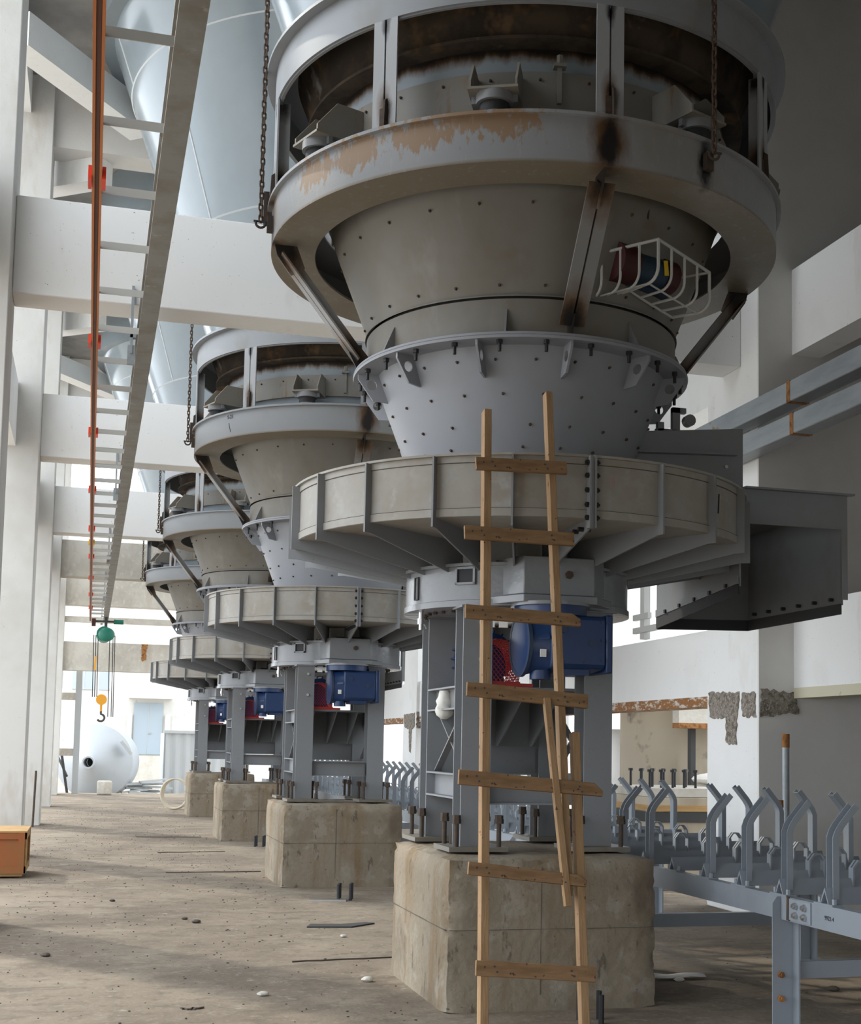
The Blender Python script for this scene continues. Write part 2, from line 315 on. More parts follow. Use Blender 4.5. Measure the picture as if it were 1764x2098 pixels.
for k, y in enumerate(YC):
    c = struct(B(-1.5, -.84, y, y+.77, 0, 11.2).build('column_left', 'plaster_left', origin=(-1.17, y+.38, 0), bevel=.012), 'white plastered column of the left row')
    if k >= 3:
        y2 = y-.03
        c = struct(B(6.485, 7.15, y2+(.005 if k == 3 else 0), y2+1.15, 0, 11.2).build('column_right', 'plaster', origin=(6.8, y2+.57, 0), bevel=.012), 'white plastered column of the right row')
    elif k == 2:
        y2 = y-.03
        struct(B(6.95, 7.6, y2, y2+1.15, 0, 11.2).build('column_right', 'plaster', origin=(7.2, y2+.57, 0), bevel=.012), 'white plastered column of the right row')
    if k >= 3 and k < 8:
        o = B(-.84, 6.485, y+.34, y+.77, 5.70, 6.62).build('beam_cross', 'plaster' if k < 6 else 'old_concrete', origin=(2.8, y+.55, 5.7), bevel=.012)
        struct(o, 'deep white concrete beam crossing the hall between columns')
    struct(B(-1.17, 6.6, y+.2, y+.7, 10.25, 11.2).build('beam_upper', 'plaster_shaded', origin=(2.8, y+.5, 10.25)), 'upper floor beam high under the slab')
    if k < 7:
        for z0, z1 in ((10.62, 11.2), (5.75, 6.66)):
            struct(B(-1.46, -1.16, y+.77, y+D, z0, z1).build('beam_side', 'plaster', origin=(-1.3, y+4, z0)), 'edge beam between two left columns')
        # diagonal corner beams of the upper floor round each silo
        struct(MB().bar((-1.16, y+.15+3.75, 10.05), (.35, y+5.9, 10.05), .34, .42).build('beam_diagonal', 'plaster', origin=(-.4, y+5, 10)), 'short diagonal beam of the upper floor beside a silo')
        struct(MB().bar((-1.16, y+1.25, 10.1), (-.1, y+.45, 10.1), .34, .42).build('beam_diagonal', 'plaster', origin=(-.6, y+.8, 10)), 'short diagonal beam of the upper floor beside a silo')
        y3 = y-.03+1.15
        if k >= 3:                                        # right row, recessed side beams with painted lower strips
            for z0, z1, st in ((5.50, 6.66, None), (2.14, 2.98, 'brown_strip')):
                b = struct(B(6.55, 6.9, y3, y3+D-1.15, z0+(.10 if st else 0), z1).build('beam_side_right', 'plaster', origin=(6.7, y3+3, z0)), 'white side beam between right columns')
                if st: B(6.545, 6.91, y3, y3+D-1.15, z0, z0+.11).build('brown_strip', st, b, origin=(6.7, y3+3, z0))
yb = 12.04
b = struct(B(6.88, 7.2, 4.5, yb, 2.30, 3.16).build('beam_side_right', 'plaster', origin=(7, 8, 2.2)), 'white side beam with a cream lower strip beside the cross wall')
B(6.872, 7.21, 4.5, yb, 2.2, 2.305).build('cream_strip', 'cream_strip', b, origin=(7, 8, 2.2))
struct(B(6.87, 7.2, 4.5, yb, 5.755, 6.66).build('beam_side_right', 'plaster', origin=(7, 8, 5.75)), 'white upper side beam beside the cross wall')
def patch(name, poly, nrm, parent, seed, m='broken_plaster', thick=.012):
    """ragged flat patch, slightly proud: poly in 3d"""
    rnd = random.Random(seed); out = []
    n = len(poly)
    for i in range(n):
        a, b = Vector(poly[i]), Vector(poly[(i+1) % n]); L = (b-a).length; k = max(2, int(L/.035))
        t = (b-a).normalized(); s = t.cross(Vector(nrm)).normalized()
        for j in range(k): out.append(a.lerp(b, j/k)+s*rnd.uniform(-.014, .02))
    mb = MB().prism(out, Vector(nrm)*thick)
    o = mb.build(name, m, None); o.parent = parent
    if parent: o.matrix_parent_inverse = Matrix.Translation(parent.location).inverted()
    return o
c1 = [o for o in COL.objects if o.name.startswith('column_right') and abs(o.location.y-(YC[3]+.54)) < .05][0]
xf = 6.487
for i, P in enumerate(([(12.45, 2.26), (13.14, 2.28), (13.12, 2.02), (12.74, 2.0), (12.74, 1.74), (12.52, 1.72), (12.50, 2.0)], [(12.1, 2.25), (12.40, 2.25), (12.38, 2.02), (12.1, 2.0)])):
    patch('broken_plaster_patch', [(xf, y, z) for y, z in P], (-1, 0, 0), c1, i)
patch('broken_plaster_patch', [(6.50, 12.039, 2.29), (6.90, 12.039, 2.25), (6.93, 12.039, 2.05), (6.50, 12.039, 2.0)], (0, -1, 0), wp, 9)
c3 = [o for o in COL.objects if o.name.startswith('column_right') and abs(o.location.y-(YC[5]+.54)) < .05][0]
yy = YC[5]-.032
patch('broken_plaster_patch', [(6.49, yy, 2.36), (7.12, yy, 2.36), (7.12, yy, 2.0), (6.49, yy, 2.02)], (0, -1, 0), c3, 5)
patch('broken_plaster_patch', [(xf, yy+.1, 2.32), (xf, yy+1.1, 2.30), (xf, yy+1.0, 2.05), (xf, yy+.6, 2.0), (xf, yy+.55, 1.55), (xf, yy+.4, 1.5), (xf, yy+.35, 2.0), (xf, yy+.1, 2.05)], (-1, 0, 0), c3, 6)
# far end wall parts
struct(B(-.9, 6.6, 41.3, 41.7, 3.72, 4.58).build('beam_far', 'old_concrete', origin=(2.8, 41.5, 3.7)), 'weathered beam across the far opening')
struct(B(-.9, 6.6, 41.2, 41.4, 5.17, 5.34).build('beam_far_rail', 'old_concrete', origin=(2.8, 41.3, 5.2)), 'thin ledge across the far opening')
patch('peeling_strip', [(1.43, 41.298, 4.58), (1.62, 41.298, 4.58), (1.58, 41.298, 4.3), (1.6, 41.298, 4.1), (1.45, 41.298, 4.05)], (0, -1, 0), None, 3, 'orange_rust')
o = COL.objects[-1]
tag(o, 'rust coloured peeling streak on the weathered far beam', 'stain')
struct(MB().box(-.44, -.26, 42.0, 42.3, -.26, 3.75).build('post_steel', 'container_grey', origin=(-.35, 42.1, -.2)), 'grey steel post under the far beam')
for z in (1.15, 2.85): struct(B(-1.2, -.4, 42.1, 42.25, z, z+.22).build('rail_steel', 'old_concrete', origin=(-.8, 42.2, z)), 'short rail beside the steel post')

# ================================================================== silos
def make_silo():
    t = thing('silo', '', 'silo', (X0, Y0, 6.5))
    MB().lathe([(1.66, 6.5), (2.99, 10.33), (2.995, 10.34)], 128).build('cone', 'silo_paint', t, (0, 0, 6.5))
    MB().lathe([(2.99, 10.33), (3.15, 10.33), (3.15, 11.19)], 128).build('collar', 'silo_paint', t, (0, 0, 6.5))
    R = lambda z: 1.66+(z-6.5)*(1.33/3.83)
    for z in (7.75, 9.65): MB().lathe([(R(z)-.01, z-.018), (R(z)+.01, z), (R(z)-.01, z+.018)], 128).build('weld_seam', 'seam', t, (0, 0, 6.5))
    for z0, z1, a in ((7.75, 9.65, -150), (7.75, 9.65, -100), (7.75, 9.65, -200), (6.5, 7.75, -125), (9.65, 10.33, -118), (9.65, 10.33, -175)):
        MB().tube([polar(R(z0), a, z0), polar(R(z1), a, z1)], .011, 6).build('vertical_seam', 'seam', t, (0, 0, 6.5))
    return t
silo = make_silo()
for k in range(4):
    o = silo if k == 0 else copy_tree(silo)
    o.location = (X0, Y0+k*D, 6.5)
    tag(o, ['blue grey silo cone directly above the nearest hopper', 'large blue grey silo cone filling the gap above the first crossbeam', 'blue grey silo cone above the third machine seen under the first crossbeam', 'small far silo cone above the farthest machine'][k], 'silo', 'silo cones over the machines')

# ================================================================== vibrating hopper
def make_hopper():
    t = thing('vibrating_hopper', '', 'hopper', (X0, Y0, ZR)); O = (0, 0, ZR)
    ring = MB().lathe([(1.52, 5.177), (1.838, 5.177), (1.838, 5.468), (1.872, 5.468), (1.872, 5.489), (1.50, 5.489), (1.50, 5.475), (1.822, 5.475), (1.822, 5.192), (1.52, 5.192)], 160, True).build('ring_beam', 'ring_paint', t, O)
    # upper ring
    MB().lathe([(1.80, 6.19), (1.80, 6.20), (1.838, 6.20), (1.838, 6.47), (1.905, 6.47), (1.905, 6.492), (1.50, 6.492), (1.50, 6.478), (1.822, 6.478), (1.822, 6.19)], 160, True).build('upper_ring', 'ring_paint', t, O)
    MB().lathe([(1.50, 6.10), (1.545, 6.13), (1.60, 6.28), (1.68, 6.478)], 128).build('scorched_collar', 'soot_shell', t, O)
    MB().lathe([(1.46, 6.085), (1.60, 6.085), (1.60, 6.107), (1.46, 6.107)], 128, True).build('collar_flange', 'soot_shell', t, O)
    MB().lathe([(1.44, 5.46), (1.462, 5.50), (1.462, 6.09)], 128).build('inner_shell', 'shell_blue', t, O)
    MB().lathe([(1.485, 5.665), (1.512, 5.665), (1.512, 5.675), (1.505, 5.675), (1.505, 5.915), (1.485, 5.915)], 128, True).build('skirt_plate', 'skirt_paint', t, O)
    MB().lathe([(1.45, 5.50), (1.36, 5.24), (1.115, 4.60), (1.14, 4.595), (1.14, 4.585)], 128).build('upper_cone', 'paint_cone', t, O)
    MB().lathe([(1.10, 4.60), (1.10, 4.55)], 128).build('rubber_sleeve', 'rubber', t, O)
    nb = MB().lathe([(1.08, 4.572), (1.128, 4.572), (1.128, 4.32)], 128).build('neck_band', 'paint_cone', t, O)
    g = MB().prism([(1.125, 0, 4.325), (1.215, 0, 4.325), (1.20, 0, 4.36), (1.135, 0, 4.50), (1.125, 0, 4.50)], (0, .014, 0)).mesh('gusset', 'paint_grey', O)
    for a in (-113, -68, -23, 22, 67, 112, 157, -158): put(g, 'gusset', nb, rot=(0, 0, math.radians(a)))
    MB().lathe([(1.03, 4.287), (1.218, 4.287), (1.222, 4.303), (1.218, 4.306), (1.222, 4.309), (1.218, 4.325), (1.03, 4.325)], 160, True).build('neck_flange', 'paint_lower_cone', t, O)
    MB().lathe([(1.055, 4.29), (.865, 3.79), (.735, 3.44)], 128).build('lower_cone', 'paint_lower_cone', t, O)
    lug = MB().holed([(1.04, 0, 4.288), (1.20, 0, 4.288), (1.20, 0, 4.25), (1.09, 0, 4.10), (.98, 0, 4.09)], (1.10, 0, 4.21), .036, (0, .016, 0)).mesh('lifting_lug', 'paint_lower_cone', O)
    for k in range(12): put(lug, 'lifting_lug', t, rot=(0, 0, math.radians(-92+30*k)))
    bolt = MB().cyl((1.165, 0, 4.288), (1.165, 0, 4.262), .021, n=6).cyl((1.165, 0, 4.262), (1.165, 0, 4.21), .012, n=8).mesh('bolt', 'black_steel', O)
    for k in range(24): put(bolt, 'bolt', t, rot=(0, 0, math.radians(-92+7.5+15*k)))
    bm_ = MB()
    def dome(r, a, z, sz=.011):
        p = Vector(polar(r, a, z)); n = Vector(polar(1, a, 0)); bm_.cyl(p-n*.004, p+n*.014, sz, sz*.7, n=6)
    for z, n_, of in ((4.20, 24, 3), (3.99, 22, 0), (3.80, 20, 5), (3.66, 20, 2)):
        R = .735+(z-3.44)*(.32/.85)
        for k in range(n_): dome(R, of+360*k/n_, z)
    for z, n_, of in ((4.66, 24, 5), (5.14, 24, 0)):
        R = 1.115+(z-4.60)*(.245/.64)
        for k in range(n_): dome(R, of+360*k/n_, z)
    for k in range(30): dome(1.505, 12*k+4, 5.86)
    stuff(bm_.build('bolt_heads', 'rusty_bolt', t, O))
    # posts: two angle bars back to back
    p = MB()
    for s in (-1, 1):
        y0, y1 = (.006, .088) if s > 0 else (-.088, -.006)
        p.box(1.825, 1.837, y0, y1, 5.489, 6.20)
        p.box(1.74, 1.825, (.006 if s > 0 else -.018), (.018 if s > 0 else -.006), 5.489, 6.20)
    pm = p.mesh('post', 'post_paint', O)
    gm = MB().prism([(1.838, .012, 5.489), (1.87, .012, 5.489), (1.862, .012, 5.66), (1.838, .012, 5.68)], (0, .012, 0)).box(1.838, 1.842, -.03, .03, 5.489, 5.62).mesh('post_gusset', 'rusty_bolt', O)
    for k in range(8):
        po = put(pm, 'post', t, rot=(0, 0, math.radians(PA+45*k))); put(gm, 'post_gusset', po)
    # isolators
    ib = MB()
    ib.box(1.50, 1.86, -.155, .155, 5.632, 5.648)
    for q in (-1, 1): ib.prism([(1.50, q*.135, 5.648), (1.85, q*.135, 5.648), (1.85, q*.135, 5.69), (1.70, q*.135, 5.87), (1.50, q*.135, 5.87)], (0, q*.014, 0))
    im = ib.mesh('isolator_bracket', 'skirt_paint', O)
    cm = MB()
    cy = lambda z: [(r*1.0, z) for r in (0,)]
    cup = MB().cyl((1.745, 0, 5.575), (1.745, 0, 5.632), .115, n=32); [cup.box(1.73, 1.76, s*.115-.028, s*.115+.028, 5.585, 5.632) for s in (-1, 1)]
    cupm = cup.mesh('mount_cup', 'paint_grey', O)
    rubm = MB().cyl((1.745, 0, 5.505), (1.745, 0, 5.576), .092, n=32).mesh('rubber_mount', 'rubber', O)
    basm = MB().cyl((1.745, 0, 5.488), (1.745, 0, 5.508), .105, .095, n=32).mesh('mount_base', 'paint_grey', O)
    for k in range(8):
        o = put(im, 'isolator_bracket', t, rot=(0, 0, math.radians(PA+22.5+45*k)))
        put(cupm, 'mount_cup', o); put(rubm, 'rubber_mount', o); put(basm, 'mount_base', o)
    rod = MB().box(1.505, 1.535, -.014, .014, 5.70, 5.93).box(1.50, 1.56, -.04, .04, 5.93, 5.95).cyl((1.53, 0, 5.95), (1.53, 0, 6.01), .022, n=6).mesh('clamp_rod', 'skirt_paint', O)
    for a in (-99.5, 80): put(rod, 'clamp_rod', t, rot=(0, 0, math.radians(a)))
    # diagonal struts under the ring
    st = MB(); a, b = Vector((1.77, 0, 5.10)), Vector((1.205, 0, 4.38))
    for s in (-1, 1): st.bar(a+Vector((0, s*.046, 0)), b+Vector((0, s*.046, 0)), .078, .012, up=(1, 0, 1)); st.bar(a+Vector((-.03, s*.012, .02)), b+Vector((-.03, s*.012, .02)), .012, .07, up=(1, 0, 1))
    st.prism([(1.66, -.006, 5.177), (1.82, -.006, 5.177), (1.80, -.006, 5.10), (1.70, -.006, 4.96), (1.60, -.006, 5.02)], (0, .012, 0))
    st.prism([(1.13, -.006, 4.325), (1.21, -.006, 4.325), (1.27, -.006, 4.44), (1.20, -.006, 4.50), (1.13, -.006, 4.42)], (0, .012, 0))
    sm = st.mesh('strut', 'strut_paint', O)
    for k in range(4): put(sm, 'strut', t, rot=(0, 0, math.radians(-92+90*k)))
    # chain lugs on the ring
    lg = MB().box(1.835, 1.875, -.03, .03, 5.29, 5.40).mesh('chain_lug', 'rusty_bolt', O)
    for a_ in (176, -69): put(lg, 'chain_lug', t, rot=(0, 0, math.radians(a_)))
    ear = MB().box(1.80, 1.83, -.10, -.02, 5.489, 5.72).mesh('ear_plate', 'rusty_bolt', O)
    for a_ in (172,): put(MB().box(1.86, 1.90, -.05, .05, 5.40, 5.62).mesh('ear_plate', 'rusty_bolt', O), 'ear_plate', t, rot=(0, 0, math.radians(a_)))
    return t, ring

# ================================================================== disc feeder
ZF = .97
def hbeam(mb, x, y, z0, z1, w=.2, d=.2, t=.014):
    mb.box(x-w/2, x+w/2, y-d/2, y-d/2+t, z0, z1); mb.box(x-w/2, x+w/2, y+d/2-t, y+d/2, z0, z1); mb.box(x-t/2, x+t/2, y-d/2+t, y+d/2-t, z0, z1)
def make_feeder():
    t = thing('disc_feeder', '', 'feeder', (X0, Y0, ZF)); O = (0, 0, ZF)
    pan = MB().lathe([(.58, 3.05), (1.605, 3.05), (1.605, 3.425), (1.632, 3.425), (1.632, 3.44), (1.57, 3.44), (1.57, 3.40), (.6, 3.40)], 147, False).build('disc_pan', 'paint_dusty', t, O)
    MB().lathe([(1.604, 3.052), (1.612, 3.052), (1.612, 3.10), (1.604, 3.10)], 147, True).build('lower_band', 'paint_dusty', pan, O)
    MB().lathe([(1.604, 3.385), (1.61, 3.385), (1.61, 3.426), (1.604, 3.426)], 147, True).build('upper_band', 'paint_dusty', pan, O)
    MB().lathe([(1.605, 3.381), (1.6115, 3.382), (1.6115, 3.385), (1.605, 3.385)], 147, True).build('weld_line', 'debris', pan, O)
    MB().lathe([(1.605, 3.10), (1.6135, 3.10), (1.6135, 3.1025), (1.605, 3.1025)], 147, True).build('weld_line', 'debris', pan, O)
    sm = MB().prism([(1.606, -.006, 3.425), (1.66, -.006, 3.425), (1.66, -.006, 2.985), (1.60, -.006, 2.985), (.66, -.006, 2.80), (.64, -.006, 3.05), (1.606, -.006, 3.05)], (0, .012, 0)).mesh('stiffener', 'paint_grey', O)
    for k in range(21):
        o = put(sm, 'stiffener', t, rot=(0, 0, math.radians(-92+360/21*k)))
    # bolted split flange
    sf = MB().box(1.606, 1.668, -.022, -.008, 2.985, 3.43).box(1.606, 1.668, .008, .022, 2.985, 3.43)
    sfo = put(sf.mesh('split_flange', 'paint_grey', O), 'split_flange', t, rot=(0, 0, math.radians(-92)))
    bl = MB()
    for z in (3.05, 3.13, 3.22, 3.31, 3.39): bl.cyl((1.64, -.045, z), (1.64, .05, z), .009, n=6).cyl((1.64, -.04, z), (1.64, -.022, z), .018, n=6).cyl((1.64, .022, z), (1.64, .04, z), .018, n=6)
    for r in (1.0, 1.1, 1.2, 1.3, 1.4, 1.5): bl.cyl((r, -.04, 3.0), (r, .04, 3.0), .016, n=6)
    stuff(put(bl.mesh('flange_bolts', 'black_steel', O), 'flange_bolts', sfo))
    # neck and drum
    MB().lathe([(.60, 3.06), (.60, 2.87)], 96).build('neck', 'paint_dusty', t, O)
    dr = MB().lathe([(.0, 2.878), (.838, 2.878), (.838, 2.858), (.80, 2.858), (.80, 2.635), (.812, 2.63), (.812, 2.59), (.79, 2.586), (.0, 2.586)], 128).build('gear_housing', 'paint_drum', t, O)
    rb = MB()
    for k in range(40):
        a = 9*k; x, y, _ = polar(.82, a, 0); rb.cyl((x, y, 2.874), (x, y, 2.892), .011, n=6)
        x, y, _ = polar(.66, a+4, 0); rb.cyl((x, y, 2.570), (x, y, 2.588), .016, n=6)
    stuff(rb.build('rim_bolts', 'rusty_bolt', dr, O))
    # projecting gear box housing at the front, with its lower flange
    hp = [(-.33, -.74), (-.25, -.93), (.24, -.93), (.36, -.80), (.36, -.6), (-.33, -.6)]
    h_ = MB().prism([(x, y, 2.655) for x, y in hp], (0, 0, .25)).build('pinion_housing', 'paint_drum', t, O, bevel=.006)
    hq = [(-.40, -.70), (-.26, -.96), (.25, -.96), (.43, -.76), (.43, -.6), (-.40, -.6)]
    MB().prism([(x, y, 2.60) for x, y in hq], (0, 0, .05)).build('housing_flange', 'paint_drum', h_, O, bevel=.004)
    MB().cyl((.06, -.93, 2.79), (.06, -.95, 2.79), .028, n=6).build('plug', 'rusty_bolt', h_, O)
    for x in (-.12, .08): MB().box(x, x+.13, -.66, -.60, 2.885, 2.94).build('rubber_pad', 'rubber', h_, O)
    # sight window
    wf = MB()
    a = math.radians(-133); 
    wf.box(.800, .822, -.075, .075, 2.84, 2.855); wf.box(.800, .822, -.075, .075, 2.735, 2.75); wf.box(.800, .822, -.075, -.06, 2.735, 2.855); wf.box(.800, .822, .06, .075, 2.735, 2.855)
    w = put(wf.mesh('sight_window', 'paint_drum', O), 'sight_window', dr, rot=(0, 0, a)); 
    g = put(MB().box(.79, .806, -.062, .062, 2.748, 2.842).mesh('sight_glass', 'glass_dark', O), 'sight_glass', dr, rot=(0, 0, a))
    vg = MB().box(.802, .812, -.05, -.04, 2.66, 2.82).box(.802, .812, .0, .01, 2.66, 2.82).box(.802, .812, -.05, .01, 2.66, 2.665).box(.802, .812, -.05, .01, 2.815, 2.82)
    put(vg.mesh('level_gauge', 'dark_steel', O), 'level_gauge', dr, rot=(0, 0, math.radians(-166)))
    v = MB().cyl((0, 0, 2.59), (0, 0, 2.54), .018, n=10).cyl((0, 0, 2.54), (0, 0, 2.50), .026, n=10).cyl((0, 0, 2.50), (0, 0, 2.46), .016, n=10).bar((0, 0, 2.545), (.04, 0, 2.47), .012, .006)
    put(v.mesh('drain_cock', 'bright_steel', O), 'drain_cock', t, loc=polar(.74, -172, 0))
    # legs
    lx = (-.48, .38); lyy = (-.57, .36)
    lm = MB(); hbeam(lm, 0, 0, 1.0, 2.59); lmesh = lm.mesh('leg', 'paint_grey', O)
    bp = MB().box(-.2, .2, -.2, .2, .97, 1.0).mesh('base_plate', 'paint_cone', O)
    ab = MB().cyl((0, 0, 1.0), (0, 0, 1.20), .016, n=10).cyl((0, 0, 1.15), (0, 0, 1.18), .031, n=6).cyl((0, 0, 1.18), (0, 0, 1.205), .028, n=6).mesh('anchor_bolt', 'rusty_bolt', O)
    cp_ = MB().box(-.12, .12, -.12, .12, 2.575, 2.59).mesh('cap_plate', 'paint_grey', O)
    for x in lx:
        for y in lyy:
            l = put(lmesh, 'leg', t, loc=(x, y, 0)); put(bp, 'base_plate', l); put(cp_, 'cap_plate', l)
            for ax, ay in ((-.14, -.15), (.15, -.15), (.15, .15), (-.14, .15)): put(ab, 'anchor_bolt', l, loc=(ax, ay, 0))
    fb = MB(); [fb.cyl((-.46, -.672, z), (-.46, -.69, z), .017, n=6) for z in (2.23, 2.48)]
    stuff(fb.build('leg_bolts', 'bright_steel', t, O))
    # cross beams between the legs (channels)
    def chan(p0, p1, z0, z1, out, name='cross_beam', tf=.012, w=.07):
        (xa, ya), (xb, yb_) = p0, p1; mb = MB(); ox, oy = out
        if xa == xb:
            x2 = xa+ox*w; a_, b_ = min(xa, x2), max(xa, x2)
            mb.box(xa-.006, xa+.006, ya, yb_, z0, z1); mb.box(a_, b_, ya, yb_, z0, z0+tf); mb.box(a_, b_, ya, yb_, z1-tf, z1)
        else:
            y2 = ya+oy*w; a_, b_ = min(ya, y2), max(ya, y2)
            mb.box(xa, xb, ya-.006, ya+.006, z0, z1); mb.box(xa, xb, a_, b_, z0, z0+tf); mb.box(xa, xb, a_, b_, z1-tf, z1)
        return mb.build(name, 'paint_grey', t, O)
    fx0, fx1, fy0, fy1 = lx[0]+.1, lx[1]-.1, lyy[0]+.1, lyy[1]-.1
    chan((fx0, lyy[0]+.02), (fx1, lyy[0]+.02), 1.27, 1.45, (0, -1))
    chan((fx0, lyy[1]), (fx1, lyy[1]), 1.45, 1.68, (0, -1))
    for x, o in ((lx[0]-.03, -1), (lx[1]+.03, 1)):
        chan((x, fy0), (x, fy1), 1.30, 1.47, (o, 0)); chan((x, fy0), (x, fy1), 1.90, 2.06, (o, 0))
        for za, zb in ((1.47, 1.90), (1.90, 1.47)):
            MB().bar((x-.01*o+(.02 if za < zb else 0), fy0, za), (x-.01*o+(.02 if za < zb else 0), fy1, zb), .05, .012, up=(0, 1, 0)).build('brace', 'paint_grey', t, O)
    chan((fx0, lyy[1]), (fx1, lyy[1]), 1.98, 2.06, (0, -1))
    MB().box(lx[0]+.02, lx[1]-.02, lyy[0]+.12, lyy[1]+.05, 2.045, 2.065).build('motor_platform', 'paint_grey', t, O)
    MB().box(fx0, fx1, lyy[1]-.10, lyy[1]-.09, 1.66, 2.045).build('back_panel', 'paint_shaded_inside', t, O)
    for x in (-.33, -.06, .2):
        MB().prism([(x, lyy[0]+.15, 2.045), (x, lyy[1]-.10, 2.045), (x, lyy[1]-.10, 1.66), (x, lyy[1]-.16, 1.66), (x, lyy[0]+.30, 1.95)], (.012, 0, 0)).build('panel_rib', 'paint_grey', t, O)
    # blue bevel gear reducer
    y0, y1 = -1.00, -.66
    rd = MB()
    sec = [(-.98, 2.17), (-.70, 2.15), (-.62, 2.2), (-.62, 2.46), (-.68, 2.52), (-.98, 2.52), (-1.0, 2.50), (-1.0, 2.2)]
    rd.prism([(-.08, y, z) for y, z in sec], (.38, 0, 0))
    red = rd.build('gear_reducer', 'blue_paint', t, O, bevel=.012)
    bell = MB(); 
    n = 28
    ringA = [(-.08, -.81+.17*max(-1, min(1, 1.25*math.cos(2*PI*i/n))), 2.335+.175*max(-1, min(1, 1.25*math.sin(2*PI*i/n)))) for i in range(n)]
    ringB = [(-.195, -.76+.205*math.cos(2*PI*i/n), 2.335+.205*math.sin(2*PI*i/n)) for i in range(n)]
    ringC = [(-.22, p[1], p[2]) for p in ringB]
    bell.add(ringA+ringB+ringC, [(i, (i+1) % n, n+(i+1) % n, n+i) for i in range(n)]+[(n+i, n+(i+1) % n, 2*n+(i+1) % n, 2*n+i) for i in range(n)]+[tuple(range(2*n, 3*n))])
    bell.build('bell_flange', 'blue_paint', red, O, ang=50)
    for yy_, zz in ((-.97, 2.4), (-.93, 2.26)): pass
    MB().lathe([(.195, -.012), (.222, -.012), (.222, .012), (.195, .012)], 40, True)
    br = MB().lathe([(.19, -.012), (.218, -.012), (.218, .012), (.19, .012)], 40, True); br.v = [(-.21+z, -.76+x, 2.335+y) for x, y, z in br.v]; br.build('bell_rim', 'blue_dark', red, O)
    MB().prism([(-.09, -1.0, 2.36), (-.19, -.955, 2.35), (-.19, -.945, 2.375), (-.09, -.98, 2.39)], (0, 0, .012)).build('casting_rib', 'blue_paint', red, O)
    MB().box(.30, .345, -1.005, -.62, 2.145, 2.53).build('end_flange', 'blue_paint', red, O, bevel=.01)
    MB().cyl((-.02, -.80, 2.52), (-.02, -.80, 2.585), .24, n=40).build('output_flange', 'blue_paint', red, O)
    MB().cyl((-.02, -.80, 2.582), (-.02, -.80, 2.605), .265, n=40).build('mounting_disc', 'paint_drum', red, O)
    MB().cyl((-.10, -.84, 2.10), (-.10, -.84, 2.17), .07, n=24).box(.0, .2, -.95, -.7, 2.13, 2.17).build('sump', 'blue_paint', red, O)
    bb = MB()
    for x, z in ((-.06, 2.48), (-.06, 2.36), (-.06, 2.23), (.27, 2.48), (.27, 2.36), (.27, 2.23), (.02, 2.21), (.15, 2.21)): bb.cyl((x, -1.0, z), (x, -1.012, z), .011, n=6)
    bb.cyl((.0, -1.0, 2.42), (.0, -1.015, 2.42), .022, n=6).cyl((.20, -1.0, 2.34), (.20, -1.01, 2.34), .024, n=12)
    stuff(bb.build('cover_bolts', 'blue_dark', red, O))
    MB().box(-.15, -.11, -.988, -.978, 2.24, 2.29).build('nameplate', 'white_label', red, O)
    # electric motor behind the guard
    mo = MB().cyl((-.62, -.42, 2.30), (-1.0, -.16, 2.30), .18, n=28)
    mo = MB().cyl((-.22, -.12, 2.29), (-.22, .42, 2.29), .17, n=28)
    for k in range(18):
        a_ = 2*PI*k/18; mo.bar((-.22+.18*math.cos(a_), -.08, 2.29+.18*math.sin(a_)), (-.22+.18*math.cos(a_), .36, 2.29+.18*math.sin(a_)), .012, .03, up=(math.cos(a_), 0, math.sin(a_)))
    mo.box(-.34, -.10, -.05, .35, 2.065, 2.15)
    mo.build('drive_motor', 'blue_paint', t, O)
    # red expanded metal guard, half round over the coupling
    gd = MB(); gx, gz, gr = -.27, 2.24, .15; ya, yb2 = -.46, -.14
    def gpt(s, y):            # s: 0..1 along the wrap: up one side, over, down the other
        L1 = .15; tot = 2*L1+PI*gr; q = s*tot
        if q < L1: return (gx-gr, y, gz-L1+q)
        if q > L1+PI*gr: return (gx+gr, y, gz-(q-L1-PI*gr))
        a_ = PI-(q-L1)/gr; return (gx+gr*math.cos(a_), y, gz+gr*math.sin(a_))
    ns = 21; ny = 9
    guard = thing_part = None
    for d in (-1, 1):
        for k in range(-ny, ns+1):
            pts = []
            for j in range(ny+1):
                s = (k+j*1.0)/ns if d > 0 else (ns-k-j)/ns
                if 0 <= s <= 1: pts.append(gpt(s, ya+(yb2-ya)*j/ny))
            if len(pts) > 1: gd.tube(pts, .003, 4)
    # front face mesh panel of the guard
    for d in (-1, 1):
        for k in range(-14, 14):
            pts = []
            for j in range(11):
                x_ = gx-gr+j*2*gr/10; z_ = gz-.15+(k+j*d)*.036
                top = gz+math.sqrt(max(0, gr*gr-(x_-gx)**2))
                if gz-.15 <= z_ <= top: pts.append((x_, ya, z_))
            if len(pts) > 1: gd.tube(pts, .003, 4)
    go = gd.build('coupling_guard', 'red_paint', t, O)
    MB().box(gx-gr-.006, gx-gr+.004, ya, yb2, 2.066, 2.10).box(gx+gr-.004, gx+gr+.006, ya, yb2, 2.066, 2.10).box(gx-gr-.006, gx+gr+.006, ya-.006, ya+.004, 2.066, 2.10).box(gx+gr-.02, gx+gr+.10, ya, ya+.03, 2.066, 2.09).build('guard_frame', 'red_paint', go, O)
    # discharge chute on the right
    cx0, cx1, cy0, cy1 = 4.556-X0, 5.40-X0, 8.75-Y0, 10.21-Y0
    ch = MB().box(cx0+.03, cx1+.05, cy0-.006, cy0+.006, 3.33, 3.585).box(cx0+.03, cx1+.09, cy0-.05, cy0+.006, 3.585, 3.60).box(cx1+.0, cx1+.05, cy0-.006, cy0+.006, 2.80, 3.33).build('chute_front', 'paint_grey', t, O)
